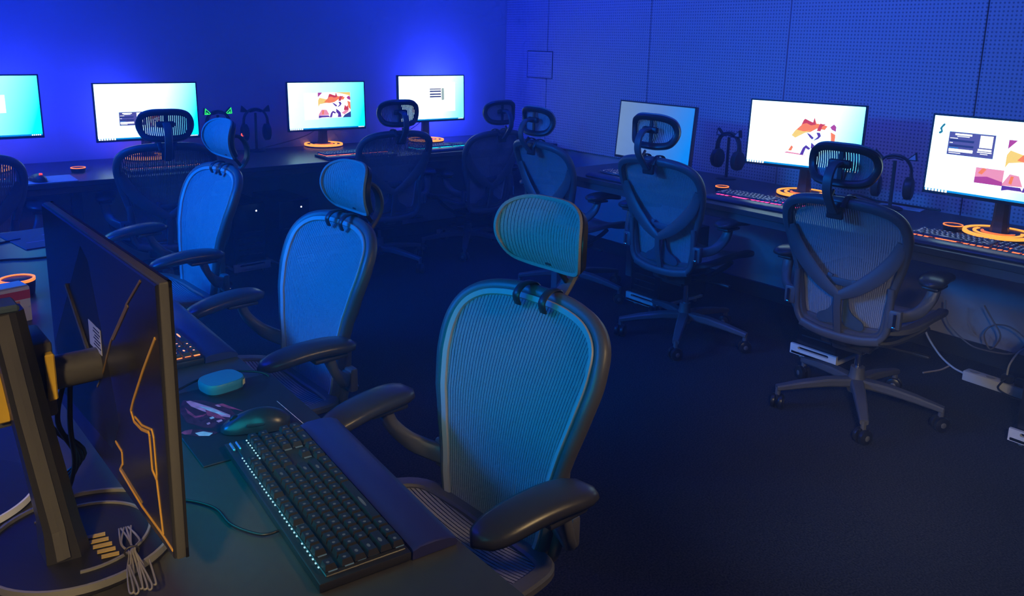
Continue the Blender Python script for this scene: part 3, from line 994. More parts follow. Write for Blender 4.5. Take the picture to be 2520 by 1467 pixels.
def monitor(name, label, x, y, zc, yaw, tilt, scr_m, w=0.558, h_=0.326, lit=True, extra=None, desk_z=DESK_Z, wall_glow=0.0, near=False, bar_x=0.0):
    """x, y, zc: centre of the screen face; yaw 0 = the user looks along +Y"""
    t = thing(name, label, 'monitor', (x, y, desk_z), R(yaw), 'desk monitors')
    zc -= desk_z
    M = Matrix.Rotation(R(-tilt), 3, 'X')
    sw, sh_ = w - 0.014, h_ - 0.020

    def P(o):       # tilt about the screen centre
        o.rotation_euler = (R(-tilt), 0, 0)
        o.location = (0, 0, zc)
        return o
    bt = 0.0125 if near else 0.022
    P(MB().rbox((0, 0.001 + bt / 2, 0), (w, bt, h_), 0.003, 2).build('bezel', BEZEL, t))
    lip = MB()
    bw = 0.0075
    for (cx_, cz_, ww, hh) in ((0, h_ / 2 - bw / 2, w, bw), (0, -h_ / 2 + 0.0065, w, 0.013), (-w / 2 + bw / 2, 0, bw, h_), (w / 2 - bw / 2, 0, bw, h_)):
        lip.box((cx_, 0.0005, cz_), (ww, 0.0035, hh))
    P(lip.build('front_lip', BLACK, t, smooth=0))
    bk = MB()
    vs = []
    lev = ((0.022, 0.94, 0, 0.94), (0.034, 0.62, -0.01, 0.62), (0.046, 0.40, -0.015, 0.40))
    if near:
        lev = ((0.013, 0.992, 0, 0.985), (0.0155, 0.992, 0, 0.985), (0.0165, 0.985, 0, 0.975))
    for yy, k, dz, k2 in lev:
        a, b = w / 2 * k, h_ / 2 * k2
        vs += [(-a, yy, -b + dz), (a, yy, -b + dz), (a, yy, b + dz), (-a, yy, b + dz)]
    fs = [(8, 9, 10, 11)]
    for i in range(2):
        for k in range(4):
            l = (k + 1) % 4
            fs.append((i * 4 + k, i * 4 + l, i * 4 + 4 + l, i * 4 + 4 + k))
    bk.add(vs, fs)
    P(bk.build('housing', BACKM, t, smooth=0))
    s = P(quad_xz(MB(), -sw / 2, sw / 2, -sh_ / 2 + 0.004, sh_ / 2 + 0.004, 0).build('screen', scr_m, t, smooth=0))
    s.location = (0, 0, zc)
    # keep the sheet a hair in front of the bezel
    for v in s.data.vertices:
        v.co.y = -0.0005
    if extra:
        extra(s, sw, sh_)
    if near:
        stand(t, 0.372, 0.136, lit, 0.068, -0.05, -0.065, 0.094)
        MB().tube([(0.0, 0.10, zc - 0.012), (0.0, 0.012, zc - 0.012)], 0.024, 18).build('tilt_joint', BEZEL, t)
    else:
        stand(t, zc - 0.0, 0.085, lit, 0.075)
        MB().tube([(0, 0.085, zc - 0.012), (0, 0.042, zc - 0.012)], 0.022, 14).build('tilt_joint', FRAME_D, t)
    if wall_glow:
        b = P(MB().rbox((bar_x, 0.046, 0.06), (w * 0.3, 0.010, 0.012), 0.001, 1).rbox((bar_x, 0.046, -0.04), (w * 0.3, 0.010, 0.012), 0.001, 1).build('added_glow_bar', emis('added_glow_%d' % int(wall_glow * 10), (0.015, 0.03, 1.0), wall_glow, True), t, smooth=0))  # added glowing bars, stand in for the blue halo around the monitors
    return t


def ex_m1(s, w, h_):
    taskbar(s, w, h_)
    quad_xz(MB(), -w / 2, w * 0.22, -0.03, 0.06, -0.0012).build('open_window', E_WHITE, s, smooth=0)


def ex_m2(s, w, h_):
    taskbar(s, w, h_)
    login(s, -0.155, -0.02, -0.075, 0.0)
    art(s, 0.0, 0.06, -0.09, -0.01, 3)


def ex_m3(s, w, h_):
    taskbar(s, w, h_)
    quad_xz(MB(), -0.16, -0.065, -0.085, 0.085, -0.0012).build('open_window', E_WHITE, s, smooth=0)
    art(s, -0.065, 0.165, -0.078, 0.088, 1)
    mb = MB()
    for z in (0.135, 0.10, 0.07, 0.0):
        quad_xz(mb, -w / 2 + 0.006, -w / 2 + 0.02, z, z + 0.012, -0.0012)
    mb.build('desktop_icons', E_WHITE, s, smooth=0)


def ex_m4(s, w, h_):
    taskbar(s, w, h_)
    quad_xz(MB(), -w * 0.30, w * 0.36, -h_ * 0.30, h_ * 0.36, -0.0012).build('open_window', E_WHITE, s, smooth=0)
    mb = MB()
    for z in (0.045, 0.025, 0.008):
        quad_xz(mb, -0.02, 0.075, z, z + 0.009, -0.0014)
    quad_xz(mb, -0.02, 0.075, 0.062, 0.068, -0.0014)
    mb.build('form_fields', E_PANELD, s, smooth=0)
    quad_xz(MB(), 0.080, 0.10, -0.012, 0.07, -0.0014).build('form_edge', emis('form_grey', (0.35, 0.5, 0.55)), s, smooth=0)


def ex_m6(s, w, h_):
    taskbar(s, w, h_)
    art(s, -0.085, 0.150, -0.095, 0.092, 2, True)


def ex_m7(s, w, h_):
    taskbar(s, w, h_)
    login(s, -0.205, -0.03, 0.004, 0.096)
    art(s, 0.018, 0.235, -0.112, 0.085, 5)
    quad_xz(MB(), -0.085, 0.018, -0.095, -0.034, -0.0012).build('picture', E_PI, s, smooth=0)
    poly_xz(MB(), [(-0.085, -0.095), (-0.085, -0.072), (-0.04, -0.066), (0.018, -0.08), (0.018, -0.095)], -0.0014).build('picture_patch', E_MA, s, smooth=0)
    poly_xz(MB(), [(-0.075, -0.056), (-0.06, -0.034), (-0.045, -0.038), (-0.06, -0.06)], -0.0014).build('picture_patch', E_OR, s, smooth=0)
    poly_xz(MB(), spl2([(-0.245, 0.105), (-0.232, 0.125), (-0.226, 0.12), (-0.236, 0.106), (-0.232, 0.092), (-0.242, 0.083), (-0.248, 0.088), (-0.24, 0.096)]), -0.0014).build('desktop_icon', E_CY, s, smooth=0)


def spl2(pts, n=3):
    return [(p.x, p.y) for p in spline([(a, b, 0) for a, b in pts], n, True)]


monitor('monitor', 'bright monitor cut by the left picture edge on the plain wall desk', 0.49, 4.85, 1.063, 0, 4.5, SCR_CYAN, extra=ex_m1, wall_glow=180, bar_x=0.17)
monitor('monitor', 'bright monitor half hidden by a chair headrest, left of the green cat-ear headset', 1.312, 4.93, 1.010, -0.6, 3, SCR_BRIGHT, extra=ex_m2, wall_glow=120, bar_x=-0.15)
monitor('monitor', 'bright cyan monitor with a warm picture, above an orange ringed base on the plain wall', 2.445, 4.985, 1.002, -1.6, 3, SCR_CYAN, w=0.549, h_=0.320, extra=ex_m3, wall_glow=4)
monitor('monitor', 'bright whitish monitor nearest the corner on the plain wall desk', 3.198, 4.886, 1.039, 0.5, 2, SCR_WHITE, extra=ex_m4, wall_glow=520, bar_x=0.19)
monitor('monitor', 'switched off monitor on the perforated wall desk, blue reflection painted as glow', 3.418, 3.018, 0.972, -91.7, 5, SCR_OFF, lit=False)
monitor('monitor', 'bright whitish monitor right of the switched off one, behind a headrest', 3.573, 2.203, 1.033, -77.1, 3, SCR_WHITE, extra=ex_m6, wall_glow=5)
monitor('monitor', 'bright monitor with a dark login window, cut by the right picture edge', 3.45, 1.272, 1.037, -90, 3, SCR_BRIGHT, extra=ex_m7, wall_glow=5)

# the near monitor, seen from behind
NMX, NMY, NMZ = 0.2555, 1.243, 0.9905
NM = monitor('monitor', 'near monitor seen from behind with gold lines on its black back', NMX, NMY, NMZ, 90 + 2.1, 0, SCR_BLUE, w=0.577, h_=0.357, lit=False, near=True)


def back_pt(s, z, d=0.0245):
    """s: distance along the back from the near edge, z: world height"""
    return Vector((s - 0.577 / 2, d, z - DESK_Z))


def back_line(pts, wd, m_, d=0.0166):
    mb = MB()
    for (s0, z0), (s1, z1) in zip(pts, pts[1:]):
        a, b = back_pt(s0, z0, d), back_pt(s1, z1, d)
        mb.tube([a, b], 1.0, 6, flat=(0.0012, wd / 2), upv=(0, 1, 0))
    mb.build('gold_line', m_, NM, smooth=0)


back_line([(0.016, 1.098), (0.073, 1.039), (0.126, 0.979), (0.140, 0.960), (0.129, 0.949), (0.099, 0.950), (0.068, 0.958), (0.066, 0.953), (0.064, 0.908), (0.049, 0.901), (0.038, 0.831)], 0.0045, GOLD)
back_line([(0.123, 0.958), (0.095, 0.957), (0.054, 0.967), (0.049, 0.958), (0.047, 0.91), (0.049, 0.901)], 0.003, GOLD)
back_line([(0.058, 1.158), (0.122, 1.112), (0.131, 1.103), (0.213, 1.034), (0.262, 0.976), (0.305, 0.937)], 0.004, GOLDD)
back_line([(0.118, 1.112), (0.20, 1.043)], 0.007, GOLDD)
back_line([(0.228, 0.88), (0.2, 0.876), (0.201, 0.857), (0.217, 0.841), (0.122, 0.829), (0.044, 0.829), (0.004, 0.826)], 0.004, GOLD)
back_line([(0.209, 0.846), (0.120, 0.836)], 0.003, GOLDD)
lbl = MB().box(back_pt(0.293, 1.017, 0.0169), (0.062, 0.0006, 0.038)).build('sticker', WHITE, NM, smooth=0)
mb = MB()
for k in range(6):
    ww = (0.03, 0.036, 0.022, 0.034, 0.026, 0.036)[k]
    mb.box(back_pt(0.282 + 0.0 * k, 1.031 - 0.005 * k, 0.0174), (ww, 0.0003, 0.0018))
mb.build('sticker_lines', BLACK, lbl, smooth=0)
# carriage behind the column, with a yellow insert either side of it
MB().rbox((0.005, 0.117, 0.255), (0.09, 0.074, 0.108), 0.005, 2).build('carriage', BEZEL, NM)
MB().rbox((-0.044, 0.087, 0.262), (0.018, 0.012, 0.066), 0.002, 1).build('yellow_insert', GOLDB, NM, smooth=0)
MB().rbox((-0.044, 0.146, 0.262), (0.018, 0.016, 0.096), 0.002, 1).build('yellow_insert', GOLDB, NM, smooth=0)
MB().rbox((-0.065, 0.138, 0.376), (0.045, 0.034, 0.010), 0.003, 1).build('column_cap', LUMBAR, NM)
ridge = MB().tube([(0.150, 0.018, 0.330), (0.026, 0.020, 0.248)], 1.0, 6, flat=(0.003, 0.004), upv=(0, 1, 0))
ridge.build('back_ridge', BEZEL, NM, smooth=0)
hub = MB()
hub.prism([(0.30 - 0.2885, 1.13 - DESK_Z), (0.335 - 0.2885, 1.145 - DESK_Z), (0.565 - 0.2885, 0.93 - DESK_Z), (0.54 - 0.2885, 0.845 - DESK_Z), (0.25 - 0.2885, 0.86 - DESK_Z), (0.20 - 0.2885, 0.92 - DESK_Z)], 0.0160, 0.01655, lambda x, z, d: (x, d, z))
hub.build('back_cover', mat('back_cover_satin', (0.020, 0.021, 0.024), 0.42), NM, smooth=0)
E_TEAL = mat('base_logo_gold', (0.5, 0.36, 0.08), 0.45)
mb = MB()
for k in range(5):
    mb.box((-0.062 - 0.015 * k, 0.054 - 0.001 * k, 0.0170), (0.0085, 0.026 - 0.001 * k, 0.001), Matrix.Rotation(R(-14), 3, 'Z'))
mb.build('base_emblem', E_TEAL, NM, smooth=0)

# the neighbour's monitor base at the left picture edge
t = thing('stand_base', 'dark round stand base with a pale rim at the left picture edge', 'stand', (0.048, 1.425, DESK_Z), 0)
MB().lathe([(0, 0.0), (0.118, 0.0), (0.12, 0.004), (0.12, 0.012), (0, 0.014)], 48).build('disc', FRAME_D, t)
ring(MB(), 0.1185, 0.1220, 0.004, 0.0145, R(-125), R(-22), 30).build('rim', RINGWHITE, t)

# ------------------------------------------------------------------ keyboards
def key_mat(name, col, legend, ls):
    """dark keycap with one small lit legend near the middle of its top (each key is its own object)"""
    mt = bpy.data.materials.new(name)
    mt.use_nodes = True
    nt = mt.node_tree
    b = nt.nodes['Principled BSDF']
    b.inputs['Base Color'].default_value = (*col, 1)
    b.inputs['Roughness'].default_value = 0.45
    tc = nt.nodes.new('ShaderNodeTexCoord')
    ds = nt.nodes.new('ShaderNodeVectorMath')
    ds.operation = 'SUBTRACT'
    ds.inputs[1].default_value = (0.42, 0.62, 1.0)
    nt.links.new(tc.outputs['Generated'], ds.inputs[0])
    le = nt.nodes.new('ShaderNodeVectorMath')
    le.operation = 'LENGTH'
    nt.links.new(ds.outputs[0], le.inputs[0])
    lt = nt.nodes.new('ShaderNodeMath')
    lt.operation = 'LESS_THAN'
    lt.inputs[1].default_value = 0.13
    nt.links.new(le.outputs['Value'], lt.inputs[0])
    ml = nt.nodes.new('ShaderNodeMath')
    ml.operation = 'MULTIPLY'
    ml.inputs[1].default_value = ls
    nt.links.new(lt.outputs[0], ml.inputs[0])
    b.inputs['Emission Color'].default_value = (*legend, 1)
    nt.links.new(ml.outputs[0], b.inputs['Emission Strength'])
    mt.cycles.emission_sampling = 'NONE'
    return mt


def key_rows():
    U = 0.01905
    rows = []
    # (x in units, row, width)
    f = [(0, 1)] + [(2 + k, 1) for k in range(4)] + [(6.5 + k, 1) for k in range(4)] + [(11 + k, 1) for k in range(4)] + [(15.25 + k, 1) for k in range(3)]
    rows += [(x, 0, w) for x, w in f]
    rows += [(k, 1.25, 1) for k in range(13)] + [(13, 1.25, 2)] + [(15.25 + k, 1.25, 1) for k in range(3)] + [(18.5 + k, 1.25, 1) for k in range(4)]
    rows += [(0, 2.25, 1.5)] + [(1.5 + k, 2.25, 1) for k in range(12)] + [(13.5, 2.25, 1.5)] + [(15.25 + k, 2.25, 1) for k in range(3)] + [(18.5 + k, 2.25, 1) for k in range(4)]
    rows += [(0, 3.25, 1.75)] + [(1.75 + k, 3.25, 1) for k in range(11)] + [(12.75, 3.25, 2.25)] + [(18.5 + k, 3.25, 1) for k in range(3)]
    rows += [(0, 4.25, 2.25)] + [(2.25 + k, 4.25, 1) for k in range(10)] + [(12.25, 4.25, 2.75)] + [(16.25, 4.25, 1)] + [(18.5 + k, 4.25, 1) for k in range(4)]
    rows += [(1.25 * k, 5.25, 1.25) for k in range(3)] + [(3.75, 5.25, 6.25)] + [(10 + 1.25 * k, 5.25, 1.25) for k in range(4)] + [(15.25 + k, 5.25, 1) for k in range(3)] + [(18.5, 5.25, 2), (20.5, 5.25, 1), (21.5, 5.25, 1)]
    return [((x + w / 2 - 11.25) * U, (2.625 - r) * U, w * U) for x, r, w in rows]


KEYS = key_rows()
_capcache = {}


def cap_mesh(w, material):
    k = (round(w, 4), material.name)
    if k not in _capcache:
        a, b = w / 2 - 0.0008, 0.01905 / 2 - 0.0008
        a2, b2 = a - 0.0022, b - 0.0025
        vs = [(-a, -b, 0), (a, -b, 0), (a, b, 0), (-a, b, 0), (-a2, -b2 + .0008, 0.0085), (a2, -b2 + .0008, 0.0085), (a2, b2 + .0008, 0.0085), (-a2, b2 + .0008, 0.0085)]
        fs = [(3, 2, 1, 0), (4, 5, 6, 7), (0, 1, 5, 4), (1, 2, 6, 5), (2, 3, 7, 6), (3, 0, 4, 7)]
        me = bpy.data.meshes.new('key')
        me.from_pydata(vs, [], fs)
        me.materials.append(material)
        _capcache[k] = me
    return _capcache[k]


CAP_W = key_mat('keycap_white_legend', (0.020, 0.020, 0.022), (0.75, 0.9, 1.0), 0.05)
CAP_B = key_mat('keycap_bluish_legend', (0.12, 0.125, 0.15), (0.5, 0.6, 1.0), 0.9)
CAP_O = key_mat('keycap_orange_legend', (0.03, 0.03, 0.034), (1.0, 0.35, 0.18), 1.5)
REST = mat('wrist_rest_leatherette', (0.05, 0.055, 0.09), 0.36, bump=(600, 0.2, 0.0004))
REST_N = mat('wrist_rest_matt', (0.02, 0.022, 0.12), 0.45, bump=(500, 0.3, 0.0005))


def keyboard(label, x, y, yaw, glow, gs, cap, rest=REST, single=True, bars=None):
    t = thing('keyboard', label, 'keyboard', (x, y, DESK_Z), R(yaw), 'mechanical keyboards with wrist rests')
    # y = 0 is the middle of body plus rest; user at -y
    yb = 0.036
    MB().rbox((0, yb, 0.008), (0.452, 0.136, 0.014), 0.003, 2).build('body', BLACK, t)
    pl_ = MB().rbox((0, yb - 0.004, 0.0155), (0.434, 0.118, 0.003), 0.001, 1).build('plate', FRAME_D, t, smooth=0)
    if glow:
        g_ = MB()
        for kx, ky, kw in KEYS:      # one LED patch under each key
            g_.box((kx, yb - 0.004 + ky - 0.0035, 0.0176), (kw * 0.62, 0.0125, 0.0012))
        g_.build('key_lights', emis('key_glow_%d_%d_%d_%d' % tuple(int(100 * q) for q in (*glow, gs)), glow, gs), pl_, smooth=0)
    if single:
        for kx, ky, kw in KEYS:
            link('key', cap_mesh(kw, cap), t, (kx, yb - 0.004 + ky, 0.0212))
    else:
        mb = MB()
        for kx, ky, kw in KEYS:
            a, b = kw / 2 - 0.0008, 0.0087
            mb.add([(kx - a, yb - .004 + ky - b, 0.0212), (kx + a, yb - .004 + ky - b, 0.0212), (kx + a, yb - .004 + ky + b, 0.0212), (kx - a, yb - .004 + ky + b, 0.0212),
                    (kx - a + .002, yb - .004 + ky - b + .003, 0.0295), (kx + a - .002, yb - .004 + ky - b + .003, 0.0295), (kx + a - .002, yb - .004 + ky + b - .002, 0.0295), (kx - a + .002, yb - .004 + ky + b - .002, 0.0295)],
                   [(3, 2, 1, 0), (4, 5, 6, 7), (0, 1, 5, 4), (1, 2, 6, 5), (2, 3, 7, 6), (3, 0, 4, 7)])
        k_ = mb.build('keycaps', mat('far_keycaps', (0.12, 0.125, 0.15), 0.45), t, smooth=0)
        k_['kind'] = 'stuff'
    # wrist rest: a padded wedge
    prof = [(-0.104, 0.001), (-0.107, 0.006), (-0.104, 0.012), (-0.092, 0.0175), (-0.070, 0.0205), (-0.045, 0.020), (-0.034, 0.016), (-0.033, 0.001)]
    vs, fs = [], []
    n = len(prof)
    for xx, k in ((-0.226, 0.86), (-0.222, 1), (0.222, 1), (0.226, 0.86)):
        vs += [(xx, a, b * k) for a, b in prof]
    for i in range(3):
        for k in range(n):
            l = (k + 1) % n
            fs.append((i * n + k, i * n + l, (i + 1) * n + l, (i + 1) * n + k))
    fs += [tuple(range(n)), tuple(3 * n + k for k in range(n))]
    MB().add(vs, fs).build('wrist_rest', rest, t, smooth=40)
    MB().rbox((0, yb - 0.071, 0.0155), (0.44, 0.0012, 0.0012), 0.0003, 1).build('joint_line', RINGGREY, t, smooth=0)
    if bars:
        mb = MB()
        mb.rbox((0.200, yb + 0.060, 0.0185), (0.030, 0.005, 0.005), 0.002, 1).rbox((0.200, yb + 0.050, 0.0185), (0.030, 0.004, 0.005), 0.002, 1)
        mb.build('volume_roller', mat('roller_metal', (0.35, 0.5, 0.55), 0.25, 0.9, emit=(0.1, 0.5, 0.6), es=0.12), t)
        mb = MB()
        for k in range(8):
            mb.box((0.205 - 0.0105 * k, yb + 0.034, 0.0215), (0.0028, 0.0022, 0.0015))
        for k in range(34):
            if k % 9 == 8:
                continue
            mb.box((0.150 - 0.0105 * k, yb + 0.0575, 0.0195), (0.0024, 0.002, 0.0015))
        mb.build('led_dots', emis('led_dot_ice', (0.45, 0.85, 1.0), 0.9), t, smooth=0)['kind'] = 'stuff'
    return t


keyboard('dark keyboard on the near desk with pale dotted lights and a navy blue rest', 0.532, 1.110, 85.5, (0.5, 0.8, 1.0), 0.10, CAP_W, REST_N, True, True)
keyboard('orange lit keyboard beyond the teal puck, cut off by the near monitor', 0.522, 1.985, 89.5, (1.0, 0.20, 0.05), 2.2, CAP_O, REST_N)
keyboard('pink lit keyboard on the perforated wall desk', 3.262, 2.215, -86, (1.0, 0.05, 0.32), 2.4, CAP_B)
keyboard('orange red lit keyboard below the login screen at the right', 3.215, 1.245, -87.5, (1.0, 0.14, 0.05), 2.4, CAP_B)
keyboard('unlit keyboard near the end of the perforated wall desk', 3.215, 2.99, -90, None, 0, CAP_B)
keyboard('pink orange lit keyboard in front of the orange ringed base on the plain wall desk', 2.40, 4.520, 0, (1.0, 0.16, 0.10), 2.0, None, single=False)
keyboard('teal lit keyboard below the monitor nearest the corner', 3.045, 4.535, 2, (0.0, 0.7, 1.0), 2.0, None, single=False)
keyboard('keyboard seen through the mesh of the chair at the second monitor', 1.31, 4.56, 0, (1.0, 0.25, 0.12), 1.6, None, single=False)
keyboard('keyboard behind the chair at the left picture edge', 0.33, 4.54, 0, (1.0, 0.25, 0.12), 1.8, None, single=False)


# ------------------------------------------------------------------ mice, mouse pads, pucks
def mouse(label, x, y, z, yaw, m_, glow=None, name='mouse'):
    t = thing(name, label, 'mouse', (x, y, z), R(yaw), 'computer mice')
    vs, fs = [], []
    L, n = 14, 12
    for i in range(L + 1):
        q = i / L
        yy = -0.062 + 0.124 * q
        env = math.sqrt(max(0.0, 1 - abs(2 * q - 1) ** 3.2))
        w = (0.0335 - 0.007 * math.sin(PI * q) * (1 if q > .45 else .6)) * max(0.25, env)
        top = 0.004 + 0.036 * math.sin(PI * min(1, 0.08 + q * 0.92)) ** 0.75 * (1 - 0.25 * q)
        for k in range(n):
            th = PI * k / (n - 1)
            vs.append((w * math.cos(th) * (1 - 0.1 * math.sin(th)), yy, 0.002 + max(0.004, top) * math.sin(th) ** 0.75))
    for i in range(L):
        for k in range(n - 1):
            fs.append((i * n + k, i * n + k + 1, (i + 1) * n + k + 1, (i + 1) * n + k))
        fs.append((i * n, (i + 1) * n, (i + 1) * n + n - 1, i * n + n - 1))
    fs += [tuple(range(n)), tuple(L * n + k for k in range(n))]
    b = MB().add(vs, fs).build('shell', m_, t, smooth=60)
    MB().lathe([(0.0, -0.004), (0.009, -0.004), (0.010, -0.002), (0.010, 0.002), (0.009, 0.004), (0, 0.004)], 14, (0, 0.036, 0.0185), axis=Matrix.Rotation(PI / 2, 3, 'Y')).build('scroll_wheel', RUBBER, t)
    for s in (-1, 1):
        MB().rbox((s * 0.0262, 0.000, 0.017), (0.0035, 0.034, 0.006), 0.0015, 1).build('side_grip', FRAME_D, t)
    if glow:
        MB().prism([(-0.008, -0.036), (0.008, -0.036), (0, -0.022)], 0.032, 0.041).build('logo', glow, t, smooth=0)
    return t


MSHELL = mat('mouse_shell', (0.022, 0.022, 0.026), 0.3)
mouse('black mouse on the red printed pad beside the near keyboard', 0.523, 1.392, DESK_Z + 0.004, 68, MSHELL)
mouse('small dark mouse with a red glowing mark at the far left desk', 0.665, 4.475, DESK_Z + 0.004, 15, BLACK, emis('mouse_red', (1.0, 0.06, 0.05), 1.6))


def pad(label, x, y, yaw, w, d, prints, base, off=(0, 0), rot=0):
    t = thing('mouse_pad', label, 'mouse pad', (x, y, DESK_Z), R(yaw), 'mouse pads')
    MB().rbox((off[0], off[1], 0.0016), (w, d, 0.0030), 0.0012, 1, Matrix.Rotation(R(rot), 3, 'Z')).build('cloth', base, t, smooth=0)
    for k, (pts, m_) in enumerate(prints):
        MB().add([(a, b, 0.00325 + 0.00004 * k) for a, b in pts], [tuple(range(len(pts)))]).build('print', m_, t, smooth=0)
    return t


PADC = mat('pad_black_cloth', (0.016, 0.014, 0.018), 0.55, bump=(1500, 0.3, 0.0003))
PR = mat('print_red', (0.55, 0.04, 0.10), 0.6, var=(60, 0.5))
PP = mat('print_pink', (1.0, 0.26, 0.42), 0.6, var=(40, 0.3))
PG = mat('print_pale', (0.72, 0.52, 0.60), 0.6, var=(50, 0.4))
PD = mat('print_dark_red', (0.085, 0.010, 0.03), 0.6, var=(60, 0.6))
rg = random.Random(4)
# pad axes: local x runs along the desk edge (+Y in the room is +x), local y towards the monitor
prints = [
    ([(0.1186, 0.0448), (0.0932, 0.0143), (0.0361, -0.0107), (-0.0291, -0.0059), (-0.0542, 0.0293), (-0.0209, 0.0614), (0.0177, 0.0764), (0.0785, 0.0683)], PD),
    ([(0.109, 0.0421), (0.1076, 0.0346), (0.0527, 0.0149), (-0.0031, 0.001), (-0.0125, 0.006), (0.0052, 0.019), (0.0453, 0.0341), (0.0812, 0.0434)], PP),
    ([(0.074, 0.0319), (0.0492, 0.0163), (-0.0013, 0.0058), (0.0202, 0.0206)], PG),
    ([(0.0497, 0.0282), (0.0177, 0.0176), (-0.0158, 0.0154), (0.0035, 0.0277), (0.0233, 0.0352)], PR),
    ([(0.06, 0.0036), (0.0544, -0.0089), (-0.0044, -0.0255), (0.0291, -0.0077)], PR),
    ([(0.0574, 0.0063), (0.0552, 0.0007), (0.0419, -0.0009), (0.0464, 0.0045)], PP),
    ([(0.0834, 0.0546), (0.0537, 0.0607), (0.0262, 0.0576), (0.0232, 0.0432), (0.0325, 0.0298), (0.0299, 0.0404), (0.0336, 0.053), (0.0576, 0.0544)], PR),
    ([(0.0108, 0.0365), (0.0114, 0.0291), (0.0028, 0.0296), (0.0023, 0.037)], PG),
    ([(-0.0106, 0.0322), (-0.0104, 0.0218), (-0.0183, 0.0229), (-0.0199, 0.0315)], PP),
    ([(-0.0087, 0.0502), (-0.0077, 0.0435), (-0.0151, 0.0451), (-0.0166, 0.0511)], PP),
    ([(-0.0159, 0.1023), (-0.0106, 0.0913), (-0.0161, 0.0746), (-0.0382, 0.0609), (-0.0546, 0.0488), (-0.0484, 0.0361), (-0.0585, 0.0466), (-0.0613, 0.063), (-0.0518, 0.0816), (-0.0355, 0.0937)], PD),
    ([(-0.0333, 0.0816), (-0.0365, 0.0678), (-0.054, 0.0569), (-0.0604, 0.0665), (-0.0488, 0.0804)], PG),
    ([(-0.0164, 0.1017), (-0.0126, 0.0913), (-0.0164, 0.0793), (-0.0317, 0.0884), (-0.0278, 0.098)], PR),
    ([(-0.0036, -0.0945), (-0.0036, -0.0958), (-0.155, -0.0858), (-0.155, -0.0845)], PG),
]
for k in range(6):      # bold unreadable lettering beside the thin line
    a = -0.1180 - 0.0058 * k
    c_ = -0.0700 - 0.0014 * k
    prints.append(([(a, c_), (a - 0.0042, c_ - 0.001), (a - 0.0044, c_ - 0.0068), (a - 0.0018, c_ - 0.0072), (a - 0.0003, c_ - 0.006)], PG))
for k in range(4):
    a = -0.1335 - 0.0055 * k
    c_ = -0.0655 - 0.0012 * k
    prints.append(([(a, c_), (a - 0.0040, c_ - 0.001), (a - 0.0040, c_ - 0.0036), (a, c_ - 0.0026)], PG))
pad('black mouse pad with red and pink streaks beside the near keyboard', 0.505, 1.475, 94, 0.322, 0.240, prints, PADC, (-0.011, -0.016), -5.4)
PV = mat('pad_violet', (0.035, 0.018, 0.07), 0.6)
PVS = mat('print_violet', (0.30, 0.10, 0.42), 0.6)
pad('dark violet mouse pad at the far end of the island, left picture edge', 0.50, 3.235, 100, 0.30, 0.25,
    [([(0.02, 0.0), (0.03, 0.02), (0.06, -0.11), (0.05, -0.11)], PVS), ([(-0.06, 0.09), (-0.055, 0.095), (-0.05, -0.1), (-0.056, -0.1)], PVS)], PV)
PBL = mat('pad_pale', (0.40, 0.42, 0.55), 0.5)
pad('pale mouse pad under the red glowing mouse at the far left', 0.705, 4.51, 0, 0.25, 0.21, [], PBL)


def puck(label, x, y, z, r, hgt, ringm, yaw=0):
    t = thing('round_puck', label, 'puck', (x, y, z), R(yaw), 'small desk pucks')
    MB().lathe([(0, 0), (r * 0.86, 0), (r * 0.9, 0.002), (r * 0.98, hgt * 0.75), (r * 0.96, hgt * 0.94), (r * 0.85, hgt), (0, hgt)], 32).build('body', BLACK, t)
    ring(MB(), r * 0.86, r * 0.99, hgt * 0.9, hgt * 1.06, n=36).build('rim', ringm, t)
    return t


ORIM = emis('rim_orange', (1.0, 0.22, 0.03), 1.5)
puck('dark puck with orange rim left of the pink lit keyboard', 3.375, 2.505, DESK_Z, 0.034, 0.028, ORIM)
puck('dark puck with orange rim beside the large orange base at right', 3.475, 1.425, DESK_Z, 0.038, 0.024, ORIM)
puck('dark puck with orange rim on the far left desk', 0.885, 4.69, DESK_Z, 0.036, 0.024, ORIM)
puck('dark puck with orange rim behind the snack box at the left edge', 0.305, 2.545, DESK_Z, 0.045, 0.045, ORIM)
# squarish teal puck on the near mouse pad
TEAL = mat('teal_lid', (0.03, 0.22, 0.34), 0.4)
TEAL_D = mat('teal_side', (0.05, 0.2, 0.26), 0.4)
CREAM = mat('cream_mark', (0.75, 0.62, 0.25), 0.5)
t = thing('round_puck', 'teal topped squarish puck with cream marks on the near mouse pad', 'puck', (0.533, 1.600, DESK_Z + 0.0035), R(10), 'small desk pucks')


def squircle(r, n=40, e=0.62):
    return [(r * math.copysign(abs(math.cos(2 * PI * k / n)) ** e, math.cos(2 * PI * k / n)), 0.86 * r * math.copysign(abs(math.sin(2 * PI * k / n)) ** e, math.sin(2 * PI * k / n))) for k in range(n)]


